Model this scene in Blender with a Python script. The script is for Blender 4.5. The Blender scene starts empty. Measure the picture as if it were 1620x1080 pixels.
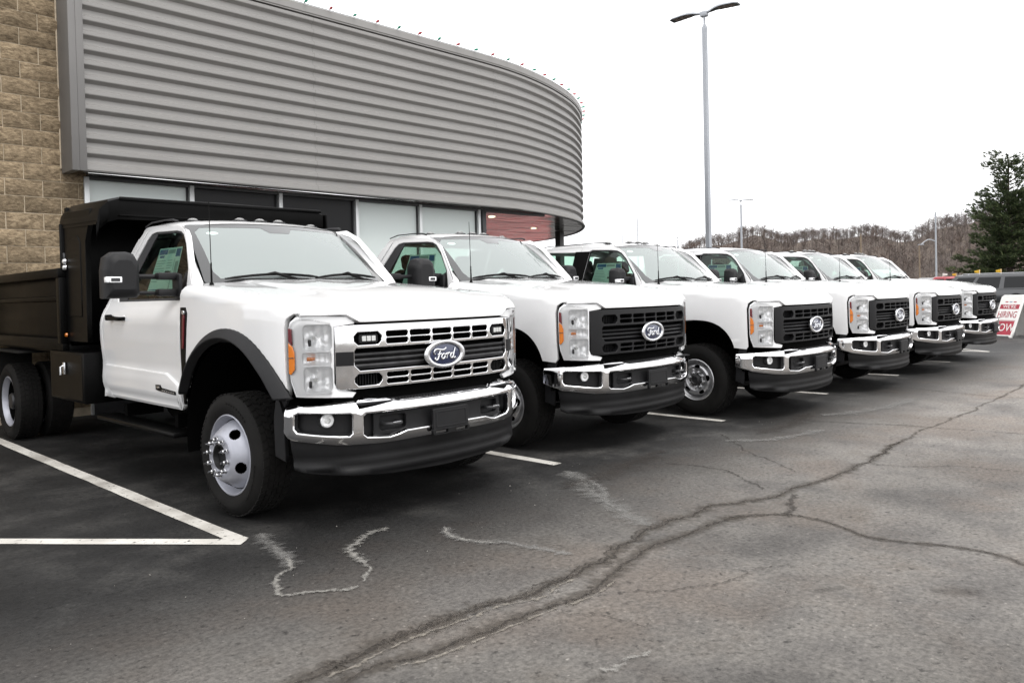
import bpy, bmesh, math, random
from mathutils import Vector, Matrix
from mathutils.geometry import delaunay_2d_cdt
R = random.Random(11)
sc = bpy.context.scene
COL = sc.collection
pi = math.pi

# ------------------------------------------------------------------ camera
CF, CPITCH, CROLL, CYAW, CH = 1251.34, -0.018132, -0.023786, 0.769031, 1.4043
fw = Vector((math.cos(CYAW)*math.cos(CPITCH), math.sin(CYAW)*math.cos(CPITCH), math.sin(CPITCH)))
r0 = Vector((math.sin(CYAW), -math.cos(CYAW), 0)); u0 = r0.cross(fw)
cr, sr = math.cos(CROLL), math.sin(CROLL)
rr = r0*cr + u0*sr; uu = r0*-sr + u0*cr
cd = bpy.data.cameras.new('camera'); cam = bpy.data.objects.new('camera', cd); COL.objects.link(cam)
M3 = Matrix((rr, uu, -fw)).transposed()
cam.matrix_world = Matrix.Translation((0, 0, CH)) @ M3.to_4x4()
cd.sensor_width = 36; cd.lens = CF/1620*36; cd.shift_y = -(540-489.196)/1620
cd.clip_start = 0.05; cd.clip_end = 3000
sc.camera = cam

# ------------------------------------------------------------------ sky, sun, exposure
world = bpy.data.worlds.new('World'); sc.world = world; world.use_nodes = True
wn, wl = world.node_tree.nodes, world.node_tree.links
bg = wn['Background']
sky = wn.new('ShaderNodeTexSky'); sky.sky_type = 'NISHITA'; sky.sun_disc = False
sky.sun_elevation = math.radians(59.5); sky.sun_rotation = math.radians(186)
sky.air_density = 1.0; sky.dust_density = 6.0; sky.ozone_density = 1.0
hs = wn.new('ShaderNodeHueSaturation'); hs.inputs['Saturation'].default_value = 0.12
mx = wn.new('ShaderNodeMix'); mx.data_type = 'RGBA'; mx.inputs[0].default_value = 0.86
mx.inputs[7].default_value = (14.3, 14.3, 14.5, 1)      # even cloud deck
wl.new(sky.outputs[0], hs.inputs['Color']); wl.new(hs.outputs[0], mx.inputs[6])
wl.new(mx.outputs[2], bg.inputs['Color'])
bg.inputs['Strength'].default_value = 0.13
sd = bpy.data.lights.new('sun', 'SUN'); sun = bpy.data.objects.new('sun', sd); COL.objects.link(sun)
sd.energy = 1.5; sd.angle = math.radians(25); sd.color = (1, .97, .93)
# brighter part of the cloud deck stands in front of the row
sdir = Vector((0.05, 0.50, -0.85)).normalized()
sun.rotation_euler = sdir.to_track_quat('-Z', 'Y').to_euler()
sc.view_settings.view_transform = 'Standard'; sc.view_settings.look = 'None'
sc.view_settings.exposure = 0.08; sc.view_settings.gamma = 1.0
sc.view_settings.use_curve_mapping = False
sc.cycles.max_bounces = 10; sc.cycles.transparent_max_bounces = 16
sc.cycles.diffuse_bounces = 3; sc.cycles.glossy_bounces = 5
sc.cycles.caustics_reflective = False; sc.cycles.caustics_refractive = False

# ------------------------------------------------------------------ materials
MATS = {}
def mat(name, col=(.5,.5,.5), rough=.5, metal=0., coat=0., coat_r=.05, spec=.5, bump=None, var=None, emis=None, ior=None):
    """principled; bump=(scale,strength,dist); var=(scale,amount) mottles the colour"""
    m = bpy.data.materials.new(name); m.use_nodes = True; MATS[name] = m
    n, l = m.node_tree.nodes, m.node_tree.links
    p = n['Principled BSDF']
    p.inputs['Base Color'].default_value = (*col, 1); p.inputs['Roughness'].default_value = rough
    p.inputs['Metallic'].default_value = metal; p.inputs['Coat Weight'].default_value = coat
    p.inputs['Coat Roughness'].default_value = coat_r; p.inputs['Specular IOR Level'].default_value = spec
    if ior: p.inputs['IOR'].default_value = ior
    if emis:
        p.inputs['Emission Color'].default_value = (*emis[0], 1); p.inputs['Emission Strength'].default_value = emis[1]
    tc = n.new('ShaderNodeTexCoord')
    if var:
        t = n.new('ShaderNodeTexNoise'); t.inputs['Scale'].default_value = var[0]; t.inputs['Detail'].default_value = 6
        l.new(tc.outputs['Object'], t.inputs['Vector'])
        r = n.new('ShaderNodeMapRange'); r.inputs['From Min'].default_value = .3; r.inputs['From Max'].default_value = .7
        r.inputs['To Min'].default_value = 1-var[1]; r.inputs['To Max'].default_value = 1+var[1]
        l.new(t.outputs[0], r.inputs[0])
        v = n.new('ShaderNodeVectorMath'); v.operation = 'SCALE'; v.inputs[0].default_value = col
        l.new(r.outputs[0], v.inputs['Scale']); l.new(v.outputs[0], p.inputs['Base Color'])
        rg = n.new('ShaderNodeMapRange'); rg.inputs['To Min'].default_value = max(0, rough-.08); rg.inputs['To Max'].default_value = min(1, rough+.08)
        l.new(t.outputs[0], rg.inputs[0]); l.new(rg.outputs[0], p.inputs['Roughness'])
    if bump:
        t = n.new('ShaderNodeTexNoise'); t.inputs['Scale'].default_value = bump[0]; t.inputs['Detail'].default_value = 5
        l.new(tc.outputs['Object'], t.inputs['Vector'])
        b = n.new('ShaderNodeBump'); b.inputs['Strength'].default_value = bump[1]; b.inputs['Distance'].default_value = bump[2]
        l.new(t.outputs[0], b.inputs['Height']); l.new(b.outputs[0], p.inputs['Normal'])
    return m
def glass(name, tint=(.8,.9,.85), boost=1.6, rough=0.0, film=None):
    """thin pane: fresnel reflection over tinted see-through; film=(colour,amount) adds a diffuse film over the pane"""
    m = bpy.data.materials.new(name); m.use_nodes = True; MATS[name] = m
    n, l = m.node_tree.nodes, m.node_tree.links
    n.remove(n['Principled BSDF']); out = n['Material Output']
    fr = n.new('ShaderNodeFresnel'); fr.inputs['IOR'].default_value = boost
    tr = n.new('ShaderNodeBsdfTransparent'); tr.inputs[0].default_value = (*tint, 1)
    gl = n.new('ShaderNodeBsdfGlossy'); gl.inputs['Roughness'].default_value = rough
    base = tr.outputs[0]
    if film:
        df = n.new('ShaderNodeBsdfDiffuse'); df.inputs[0].default_value = (*film[0], 1)
        mm = n.new('ShaderNodeMixShader'); mm.inputs[0].default_value = film[1]
        l.new(base, mm.inputs[1]); l.new(df.outputs[0], mm.inputs[2]); base = mm.outputs[0]
    ms = n.new('ShaderNodeMixShader')
    l.new(fr.outputs[0], ms.inputs[0]); l.new(base, ms.inputs[1]); l.new(gl.outputs[0], ms.inputs[2])
    l.new(ms.outputs[0], out.inputs[0])
    return m
mat('white_paint', (.80,.80,.80), .35, coat=1, coat_r=.03, var=(3, .015))
mat('chrome', (.82,.82,.83), .07, metal=1, bump=(6,.02,.02))
mat('black_plastic', (.010,.010,.011), .55, spec=.30, bump=(350,.12,.002), var=(12,.15))
mat('grille_plastic', (.008,.008,.009), .45, spec=.28, var=(12,.1))
mat('dam_plastic', (.009,.009,.0095), .5, spec=.22, bump=(200,.1,.002), var=(6,.2))
mat('gloss_black', (.0025,.0025,.0025), .34, spec=.085, var=(3,.3), bump=(3,.05,.02))
mat('deep_black', (.002,.002,.002), .9, spec=.05)
mat('mesh_black', (.002,.002,.002), .8, spec=.05)
mat('rubber', (.008,.0075,.007), .8, spec=.22, var=(9,.35), bump=(60,.2,.004))
mat('steel_white', (.40,.41,.46), .42, metal=.35, var=(14,.08))
mat('steel_grey', (.55,.55,.56), .36, metal=.85, var=(14,.12))
mat('dark_metal', (.05,.05,.052), .5, metal=.6, var=(14,.3))
mat('nut_chrome', (.75,.75,.76), .2, metal=1)
mat('amber', (.62,.17,.01), .2, coat=1)
mat('red_lens', (.12,.010,.016), .25, coat=.3)
mat('bezel', (.93,.94,.95), .22, coat=1)
mat('reflector', (.92,.93,.94), .30, metal=.3, coat=1, bump=(38,.35,.012))
mat('lamp_white', (.62,.63,.62), .2, coat=1)
mat('hub_dark', (.006,.006,.006), .5, spec=.25)
mat('frit', (.035,.036,.036), .12, coat=1, coat_r=.02)
mat('cab_trim', (.022,.022,.024), .7)
mat('seat_cloth', (.045,.045,.048), .9)
mat('oval_blue', (.012,.022,.07), .25, coat=1)
mat('silver', (.72,.73,.75), .25, metal=.9)
mat('paper', (.62,.78,.72), .6)
mat('print_blue', (.02,.11,.26), .6)
mat('print_grey', (.30,.38,.36), .6)
mat('print_dark', (.03,.04,.04), .6)
glass('windshield_glass', (.70,.80,.76), 2.0, film=((.62,.70,.68), .36))  # pale diffuse film stands in for sky reflected in the windshield
glass('side_glass', (.62,.78,.70), 1.5)
glass('lens_clear', (.99,.99,.99), 1.35)
glass('roof_lens', (.85,.85,.84), 1.5, film=((.75,.75,.74), .35))

# ------------------------------------------------------------------ mesh builder
class MB:
    def __init__(s): s.v=[]; s.f=[]; s.n=[]; s.m=[]; s.mats=[]
    def mi(s, name):
        if name not in s.mats: s.mats.append(name)
        return s.mats.index(name)
    def add(s, vs, fs, m, ns=None):
        o = len(s.v); k = s.mi(m)
        s.v += [Vector(v) for v in vs]
        s.n += ns if ns else [None]*len(vs)
        for f in fs: s.f.append(tuple(o+i for i in f)); s.m.append(k)
        return s
    def mirrored(s):
        t = MB(); t.mats = list(s.mats); t.m = list(s.m)
        t.v = [Vector((-v.x, v.y, v.z)) for v in s.v]
        t.n = [None if n is None else Vector((-n.x, n.y, n.z)) for n in s.n]
        t.f = [tuple(reversed(f)) for f in s.f]
        return t
    def plus(s, o):
        k = len(s.v); s.v += o.v; s.n += o.n
        for f, m in zip(o.f, o.m): s.f.append(tuple(k+i for i in f)); s.m.append(s.mi(o.mats[m]))
        return s
    def both(s): return s.plus(s.mirrored())
    def mesh(s, name, ang=32):
        me = bpy.data.meshes.new(name); me.from_pydata([tuple(v) for v in s.v], [], s.f)
        for m in s.mats: me.materials.append(MATS[m])
        me.polygons.foreach_set('material_index', s.m)
        me.polygons.foreach_set('use_smooth', [True]*len(me.polygons))
        me.update()
        bm = bmesh.new(); bm.from_mesh(me); lim = math.radians(ang)
        for e in bm.edges:
            if len(e.link_faces) == 2 and e.calc_face_angle(0) > lim and (s.n[e.verts[0].index] is None or s.n[e.verts[1].index] is None): e.smooth = False
        bm.to_mesh(me); bm.free()
        if any(n is not None for n in s.n):
            z = (0,0,0)
            me.normals_split_custom_set([z if s.n[l.vertex_index] is None else tuple(s.n[l.vertex_index]) for l in me.loops])
        return me
    def build(s, name, parent=None, loc=None, ang=32):
        o = bpy.data.objects.new(name, s.mesh(name, ang)); COL.objects.link(o)
        if parent: o.parent = parent
        if loc: o.location = loc
        return o
def box(mb, c, size, m, bev=0., rot=None, seg=2):
    bm = bmesh.new(); bmesh.ops.create_cube(bm, size=1)
    for v in bm.verts: v.co = Vector((v.co.x*size[0], v.co.y*size[1], v.co.z*size[2]))
    if bev > 0: bmesh.ops.bevel(bm, geom=list(bm.edges), offset=min(bev, min(size)*.45), segments=seg, profile=.5, affect='EDGES')
    bm.verts.index_update()
    T = Matrix.Translation(c) @ (rot.to_4x4() if rot else Matrix())
    mb.add([T @ v.co for v in bm.verts], [tuple(v.index for v in f.verts) for f in bm.faces], m); bm.free(); return mb
def frame_at(d):
    d = d.normalized(); a = Vector((0,0,1)) if abs(d.z) < .9 else Vector((1,0,0))
    x = d.cross(a).normalized(); return x, x.cross(d).normalized()
def tube(mb, pts, rad, m, n=8, caps=True, flat=1.0):
    pts = [Vector(p) for p in pts]; rad = rad if isinstance(rad, (list,tuple)) else [rad]*len(pts)
    vs, fs = [], []
    x = None
    for i, p in enumerate(pts):
        d = (pts[min(i+1,len(pts)-1)]-pts[max(i-1,0)])
        if x is None: x, y = frame_at(d)
        else:
            d = d.normalized(); x = (x - d*x.dot(d)).normalized(); y = x.cross(d).normalized()
        for k in range(n):
            a = 2*pi*k/n; vs.append(p + (x*math.cos(a)*flat + y*math.sin(a))*rad[i])
    for i in range(len(pts)-1):
        for k in range(n):
            fs.append((i*n+k, (i+1)*n+k, (i+1)*n+(k+1)%n, i*n+(k+1)%n))
    if caps: fs.append(tuple(range(n))); fs.append(tuple(reversed(range((len(pts)-1)*n, len(pts)*n))))
    return mb.add(vs, fs, m)
def lathe(mb, prof, m, c=(0,0,0), axis='X', n=40, a0=0, a1=2*pi):
    """prof: (radius, offset along axis); -X is outward for wheels"""
    vs, fs = [], []; full = abs(a1-a0-2*pi) < 1e-6; N = n if full else n+1
    for k in range(N):
        a = a0+(a1-a0)*k/n; ca, sa = math.cos(a), math.sin(a)
        for r, t in prof:
            p = (t, r*ca, r*sa) if axis == 'X' else ((r*ca, r*sa, t) if axis == 'Z' else (r*ca, t, r*sa))
            vs.append((p[0]+c[0], p[1]+c[1], p[2]+c[2]))
    P = len(prof)
    for k in range(n):
        k2 = (k+1) % N
        for i in range(P-1): fs.append((k*P+i, k*P+i+1, k2*P+i+1, k2*P+i))
    return mb.add(vs, fs, m)
def grid(mb, rows, m, ns=None, flip=False):
    h, w = len(rows), len(rows[0]); vs = [p for r in rows for p in r]
    fs = [(i*w+j, i*w+j+1, (i+1)*w+j+1, (i+1)*w+j) for i in range(h-1) for j in range(w-1)]
    if flip: fs = [tuple(reversed(f)) for f in fs]
    return mb.add(vs, fs, m, ns)
def crom(P, n=8, closed=False):
    P = [Vector(p) for p in P]
    Q = [P[-1]]+P+P[:2] if closed else [2*P[0]-P[1]]+P+[2*P[-1]-P[-2]]
    out = []
    for i in range(1, len(Q)-2):
        a, b, c, d = Q[i-1:i+3]
        for k in range(n):
            t = k/n; out.append(.5*((2*b)+(c-a)*t+(2*a-5*b+4*c-d)*t*t+(3*b-a-3*c+d)*t**3))
    if not closed: out.append(P[-1])
    return out
def lerp(a, b, t): return a+(b-a)*t
def itp(tab, x):
    if x <= tab[0][0]: return tab[0][1]
    for (a, b), (c, d) in zip(tab, tab[1:]):
        if x <= c: return b+(d-b)*(x-a)/(c-a)
    return tab[-1][1]
def sstep(a, b, x):
    t = max(0, min(1, (x-a)/(b-a))); return t*t*(3-2*t)
# -------- 2D regions draped over a surface map, with holes, rounded edges and depth
def area2(p): return sum(p[i][0]*p[(i+1)%len(p)][1]-p[(i+1)%len(p)][0]*p[i][1] for i in range(len(p)))
def densify(p, sp):
    out = []
    for i in range(len(p)):
        a, b = p[i], p[(i+1)%len(p)]; d = math.hypot(b[0]-a[0], b[1]-a[1]); k = max(1, int(math.ceil(d/sp)))
        for j in range(k): out.append((a[0]+(b[0]-a[0])*j/k, a[1]+(b[1]-a[1])*j/k))
    return out
def inpoly(p, x, y):
    c = False; n = len(p); j = n-1
    for i in range(n):
        xi, yi = p[i]; xj, yj = p[j]
        if (yi > y) != (yj > y) and x < (xj-xi)*(y-yi)/(yj-yi)+xi: c = not c
        j = i
    return c
def onorm(p):
    out = []; n = len(p)
    for i in range(n):
        a, b, c = p[i-1], p[i], p[(i+1)%n]
        e1 = (b[0]-a[0], b[1]-a[1]); e2 = (c[0]-b[0], c[1]-b[1])
        l1 = math.hypot(*e1) or 1e-9; l2 = math.hypot(*e2) or 1e-9
        n1 = (e1[1]/l1, -e1[0]/l1); n2 = (e2[1]/l2, -e2[0]/l2)
        s = (n1[0]+n2[0], n1[1]+n2[1]); l = math.hypot(*s)
        if l < 1e-6: out.append(n1); continue
        s = (s[0]/l, s[1]/l); k = min(1.6, 1/max(.3, s[0]*n1[0]+s[1]*n1[1]))
        out.append((s[0]*k, s[1]*k))
    return out
def region(mb, outer, holes, fm, m, sp=.05, r=.004, depth=.012, K=2, skirt_m=None):
    loops = []
    if area2(outer) < 0: outer = outer[::-1]
    loops.append(densify(outer, sp))
    for h in holes:
        if area2(h) > 0: h = h[::-1]
        loops.append(densify(h, sp*.8))
    nrm = [onorm(l) for l in loops]
    ins = [[(p[0]-q[0]*r, p[1]-q[1]*r) for p, q in zip(l, n)] for l, n in zip(loops, nrm)]
    pts = []; edges = []
    for l in ins:
        o = len(pts); pts += l; edges += [(o+i, o+(i+1)%len(l)) for i in range(len(l))]
    nb = len(pts)
    x0 = min(p[0] for p in ins[0]); x1 = max(p[0] for p in ins[0]); y0 = min(p[1] for p in ins[0]); y1 = max(p[1] for p in ins[0])
    cell = {}
    for p in pts: cell.setdefault((int(p[0]//sp), int(p[1]//sp)), []).append(p)
    gx = max(1, int((x1-x0)/sp)); gy = max(1, int((y1-y0)/sp))
    for i in range(1, gx):
        for j in range(1, gy):
            x = x0+(x1-x0)*i/gx; y = y0+(y1-y0)*j/gy
            cx, cy = int(x//sp), int(y//sp)
            if any((q[0]-x)**2+(q[1]-y)**2 < (.45*sp)**2 for a in (-1,0,1) for b in (-1,0,1) for q in cell.get((cx+a, cy+b), ())): continue
            if inpoly(ins[0], x, y) and not any(inpoly(h, x, y) for h in ins[1:]): pts.append((x, y))
    V, E, F, ov, oe, of = delaunay_2d_cdt([Vector(p) for p in pts], edges, [], 0, 1e-6)
    mp = {}
    for i, o in enumerate(ov):
        for k in o: mp[k] = i
    fs = []
    for f in F:
        cx = sum(V[i].x for i in f)/3; cy = sum(V[i].y for i in f)/3
        if inpoly(ins[0], cx, cy) and not any(inpoly(h, cx, cy) for h in ins[1:]): fs.append(tuple(f))
    eps = 1e-3
    def PN(u, v):
        P = Vector(fm(u, v)); a = Vector(fm(u+eps, v))-Vector(fm(u-eps, v)); b = Vector(fm(u, v+eps))-Vector(fm(u, v-eps))
        N = a.cross(b)
        return P, (N.normalized() if N.length > 1e-12 else Vector((0,0,1)))
    vs, ns = [], []
    for v in V: P, N = PN(v.x, v.y); vs.append(P); ns.append(N)
    off = len(vs); ring_f = []; base = 0
    for l, n, il in zip(loops, nrm, ins):
        L = len(l); prev = [mp.get(base+i) for i in range(L)]
        if None in prev: base += L; continue
        cur0 = None
        for k in range(1, K+2):
            cur = []
            for i in range(L):
                th = min(k, K)/K*pi/2
                pu = (l[i][0]-n[i][0]*r*(1-math.sin(th)), l[i][1]-n[i][1]*r*(1-math.sin(th)))
                P, N = PN(*pu)
                T = Vector(fm(pu[0]+n[i][0]*.002, pu[1]+n[i][1]*.002))-P
                T = T.normalized() if T.length > 1e-9 else N
                dd = r*(1-math.cos(th)) if k <= K else max(depth, r)
                vs.append(P-N*dd); ns.append((N*math.cos(th)+T*math.sin(th)).normalized()); cur.append(len(vs)-1)
            for i in range(L):
                j = (i+1) % L; ring_f.append((prev[j], prev[i], cur[i], cur[j]))
            prev = cur
        base += L
    mb.add(vs, fs+ring_f, m, ns)
    return mb
def circ(cx, cy, r, n=24, a0=0, a1=2*pi, ry=None):
    full = abs(a1-a0-2*pi) < 1e-6
    return [(cx+r*math.cos(a0+(a1-a0)*i/n), cy+(ry or r)*math.sin(a0+(a1-a0)*i/n)) for i in range(n if full else n+1)]
def rrect(x0, x1, y0, y1, r, n=4):
    r = min(r, abs(x1-x0)*.49, abs(y1-y0)*.49); o = []
    for cx, cy, a in ((x1-r, y0+r, -pi/2), (x1-r, y1-r, 0), (x0+r, y1-r, pi/2), (x0+r, y0+r, pi)):
        o += circ(cx, cy, r, n, a, a+pi/2)
    return o
# -------- objects
def tag(o, label=None, cat=None, group=None, kind=None):
    if label: o['label'] = label
    if cat: o['category'] = cat
    if group: o['group'] = group
    if kind: o['kind'] = kind
    return o
def empty(name, loc, label, cat, group=None, rz=0):
    o = bpy.data.objects.new(name, None); COL.objects.link(o); o.location = loc; o.rotation_euler = (0,0,rz); o.empty_display_size = .2
    return tag(o, label, cat, group)
def kids(o): return list(o.children)
def copy_tree(o, parent=None):
    c = o.copy(); COL.objects.link(c); c.parent = parent
    for ch in kids(o): copy_tree(ch, c)
    return c
def text_mb(mb, s, size, T, m, ext=.002, sx=1.0):
    cu = bpy.data.curves.new('lettering', 'FONT'); cu.body = s; cu.size = size; cu.extrude = ext; cu.align_x = 'CENTER'; cu.align_y = 'CENTER'; cu.resolution_u = 3
    o = bpy.data.objects.new('lettering', cu); COL.objects.link(o)
    dg = bpy.context.evaluated_depsgraph_get(); dg.update()
    me = bpy.data.meshes.new_from_object(o.evaluated_get(dg))
    mb.add([T @ Vector((v.co.x*sx, v.co.y, v.co.z)) for v in me.vertices], [tuple(p.vertices) for p in me.polygons], m)
    bpy.data.objects.remove(o); bpy.data.curves.remove(cu); bpy.data.meshes.remove(me)
    return mb
# ================================================================== TRUCKS
# local frame: origin on the ground under the front axle, front = -Y, kerb side shown = -X
class Plan:
    def __init__(s, half, n=14):
        hh = [(-half[1][0], half[1][1])]+half; h = crom([(x, y, 0) for x, y in hh], n)[n:]; a = [0]
        for p, q in zip(h, h[1:]): a.append(a[-1]+(q-p).length)
        s.a, s.h = a, h
    def at(s, u):
        A = abs(u); a, h = s.a, s.h; lo, hi = 0, len(a)-1
        while hi-lo > 1:
            m = (lo+hi)//2
            if a[m] <= A: lo = m
            else: hi = m
        d = h[hi]-h[lo]; t = (A-a[lo])/(a[hi]-a[lo]); p = h[lo]+d*t; d = d.normalized()
        if lo > 0 and hi < len(a)-1:   # smooth normal
            d1 = (h[lo+1]-h[lo-1]).normalized(); d2 = (h[min(hi+1,len(h)-1)]-h[hi-1]).normalized(); d = (d1*(1-t)+d2*t).normalized()
        elif lo == 0: d = (Vector((1,0,0))*(1-t)+(h[2]-h[0]).normalized()*t).normalized()
        sg = -1 if u < 0 else 1
        return sg*p.x, p.y, sg*d.y, -d.x
    def a_of_y(s, y):
        for i in range(len(s.h)-1):
            if s.h[i].y <= y <= s.h[i+1].y:
                t = (y-s.h[i].y)/max(1e-9, s.h[i+1].y-s.h[i].y); return s.a[i]+(s.a[i+1]-s.a[i])*t
        return s.a[-1]+y-s.h[-1].y
BODY = Plan([(0,-.955),(.3,-.945),(.6,-.905),(.75,-.86),(.86,-.798),(.94,-.718),(.985,-.628),(1.005,-.53),(1.015,-.4),(1.02,0),(1.02,.35),(1.02,.7),(1.02,1.4),(1.015,2.3),(1.01,3.2),(1.0,5.),(1.0,7.)])
BUMP = Plan([(0,-1.03),(.3,-1.015),(.5,-.985),(.65,-.942),(.75,-.897),(.85,-.825),(.93,-.738),(.985,-.65),(1.015,-.55),(1.025,-.4),(1.03,-.2)])
def pmap(plan, ins=lambda a, v: 0., back=0.):
    def f(u, v):
        x, y, nx, ny = plan.at(u); d = ins(abs(u), v)
        return (x-nx*d, y-ny*d+back, v)
    return f
def L(pts): return [(-a, v) for a, v in pts]
A_ = BODY.a_of_y
def LY(pts): return [(-A_(y), v) for y, v in pts]     # side outlines given as (y, z)
def ztop(y): return itp([(-.95,1.34),(-.8,1.375),(-.5,1.43),(0,1.478),(.4,1.512),(.8,1.545)], y)
def fender_map(extra=0.):
    def f(u, v):
        x, y, nx, ny = BODY.at(u); z0 = ztop(y)-.085
        if v < z0: ins, z = .012*((v-1.15)/.4)**2, v
        else:
            a = (v-z0)/.13*math.radians(80)
            ins, z = .012*((z0-1.15)/.4)**2+.105*(1-math.cos(a)), z0+.085*math.sin(a)
        ins -= extra if not callable(extra) else extra(y, v)
        return (x-nx*ins, y-ny*ins, z)
    return f
def door_ins(y, v, lift=0.):
    if v > 1.40: return None
    return itp([(.58,.060),(.63,.036),(.655,.038),(.67,.040),(.70,.026),(.74,.016),(.80,.014),(.86,.020),(.93,.022),(1.0,.014),(1.12,.004),(1.25,.003),(1.31,.014),(1.36,.036),(1.40,.062)], v)
def side_x(z): return .958-.30*(z-1.40)-.10*max(0,z-1.9)**1.5
def side_map(lift=0.):
    def f(u, v):
        x, y, nx, ny = BODY.at(u); d = door_ins(y, v)
        if d is not None: return (x-nx*(d-lift), y-ny*(d-lift), v)
        return (-(side_x(v)+lift-(1.02-abs(x))), y, v)
    return f
ARCH_F = lambda: [(.788*math.cos(t), .446+.788*math.sin(t)) for t in [0.0]]
def se(a, b, cy, cz, n, t0, t1, k):   # superellipse arc
    o = []
    for i in range(k+1):
        t = t0+(t1-t0)*i/k; c, s = math.cos(t), math.sin(t)
        o.append((cy+a*math.copysign(abs(c)**(2/n), c), cz+b*math.copysign(abs(s)**(2/n), s)))
    return o

def wheel_part(root, x, y, side, kind, R_, dual=False, steer=0., rear=False):
    """side -1 = shown side. built facing -X then mirrored"""
    w = bpy.data.objects.new('wheel', None); COL.objects.link(w); w.parent = root; w.empty_display_size = .1
    w.location = (x, y, R_); w.rotation_euler = (0, 0, steer if side < 0 else pi+steer)
    key = ('wheel', kind, dual)
    if key not in CACHE:
        W = .225 if kind == 'heavy' else .25
        rf = .265 if kind == 'heavy' else .232          # flange radius
        T = R_
        t = MB()
        prof = [(rf-.012,.012),(rf+.004,.0),(rf+.03,-.014),(rf+.07,-.022),(T-.05,-.012),(T-.022,.004),(T-.008,.022),(T-.010,.05),(T-.010,W-.05),(T-.008,W-.02),(T-.05,W+.012),(rf+.05,W+.02),(rf,W)]
        lathe(t, prof, 'rubber', n=64)
        # tread blocks in five ribs, small notches between
        ribs = [(.012,.05),(.058,.092),(.100,W-.100),(W-.092,W-.058),(W-.05,W-.012)]
        NB = 46
        for q, (xa, xb) in enumerate(ribs):
            for k in range(NB):
                a0 = 2*pi*(k+.5*(q % 2))/NB; a1 = a0+2*pi/NB*.74; sk = .25*2*pi/NB*(1 if q % 2 else -1)
                vs = []
                for rad in (T-.013, T-.004):
                    for aa, xx in ((a0,xa),(a1,xa),(a1+sk,xb),(a0+sk,xb)):
                        vs.append((xx, rad*math.cos(aa), rad*math.sin(aa)))
                t.add(vs, [(4,5,6,7),(0,1,5,4),(1,2,6,5),(2,3,7,6),(3,0,4,7)], 'rubber')
        # sidewall lettering ring: fine raised bars
        for k in range(70):
            if (k//9) % 2: continue
            a = 2*pi*k/70; rr_ = rf+.075
            box(t, (-.0225, rr_*math.cos(a), rr_*math.sin(a)), (.003,.012,.016), 'rubber', 0, Matrix.Rotation(a, 3, 'X'))
        rim = MB(); hub = MB()
        if kind == 'heavy' and not dual:
            mt = 'steel_white'
            lathe(rim, [(rf,.012),(rf,.0),(rf-.007,-.003),(rf-.014,.006),(rf-.02,.03),(rf-.035,.05),(rf-.037,.075)], mt, n=64)
            disc = [(rf-.036,.07),(.222,.045),(.205,.012),(.185,-.022),(.165,-.048),(.150,-.062),(.138,-.068),(.085,-.070),(.082,-.05),(.080,-.01)]
            discrim(rim, disc, mt, 5, math.radians(55), .185, .020, .040)
            hub_nuts(hub, 10, .1125, -.070, .014, .052)
            lathe(hub, [(.086,-.066),(.082,-.072),(.074,-.072),(.066,-.060),(.060,-.045),(.0,-.040)], 'hub_dark', n=32)
        elif kind == 'heavy':
            mt = 'steel_white'
            lathe(rim, [(rf,.012),(rf,.0),(rf-.007,-.003),(rf-.014,.006),(rf-.024,.05),(rf-.03,.10),(rf-.036,.13)], mt, n=64)
            disc = [(rf-.036,.12),(.21,.135),(.18,.15),(.15,.155),(.085,.155),(.08,.14)]
            discrim(rim, disc, mt, 5, math.radians(20), .185, .020, .040)
            hub_nuts(hub, 10, .1125, .150, .014, .03)
            lathe(hub, [(.085,.14),(.085,.03),(.075,.015),(0,.012)], 'dark_metal', n=32)
        else:
            mt = 'steel_grey'
            lathe(rim, [(rf,.012),(rf,.0),(rf-.006,-.004),(rf-.013,.004),(rf-.018,.02),(rf-.032,.034),(rf-.036,.05),(rf-.042,.052)], mt, n=64)
            disc = [(rf-.040,.052),(.180,.040),(.165,.016),(.150,.006),(.125,.010),(.108,.028),(.100,.034),(.070,.034),(.066,.03),(.064,.05)]
            discrim(rim, disc, mt, 5, math.radians(98), .150, .019, .036)
            hub_nuts(hub, 8, .085, .032, .014, .034)
            lathe(hub, [(.064,.05),(.060,.0),(.050,-.022),(.040,-.026),(.034,-.018),(0,-.016)], 'dark_metal', n=32)
        lathe(rim, [(rf-.036,.05),(rf-.05,W*.6),(rf-.01,W),(rf-.09,W),(0,W*.55)], 'deep_black', n=32)
        CACHE[key] = (t.mesh('tyre', 40), rim.mesh('rim', 30), hub.mesh('hub', 30))
    for nm, me in zip(('tyre','rim','hub'), CACHE[key]):
        o = bpy.data.objects.new(nm, me); COL.objects.link(o); o.parent = w
    return w
CACHE = {}
def discrim(mb, prof, m, holes, a0, rh, hr, ha):
    """disc with oval hand holes: polar grid, cells inside a hole dropped, dark wells behind"""
    N = 220; pr = []
    for (r1, x1), (r2, x2) in zip(prof, prof[1:]):
        k = max(1, int(abs(r1-r2)/.0035)+int(abs(x1-x2)/.008))
        for i in range(k): pr.append((lerp(r1, r2, i/k), lerp(x1, x2, i/k)))
    pr.append(prof[-1])
    def inside(r, a):
        for h in range(holes):
            d = (a-a0-2*pi*h/holes+pi) % (2*pi)-pi
            if ((r-rh)/hr)**2+(d*rh/ha)**2 < 1: return True
        return False
    vs, fs = [], []; P = len(pr)
    for k in range(N):
        a = 2*pi*k/N
        for r, x in pr: vs.append((x, r*math.cos(a), r*math.sin(a)))
    for k in range(N):
        for i in range(P-1):
            if not inside((pr[i][0]+pr[i+1][0])/2, 2*pi*(k+.5)/N): fs.append((k*P+i, k*P+i+1, ((k+1)%N)*P+i+1, ((k+1)%N)*P+i))
    mb.add(vs, fs, m)
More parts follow.
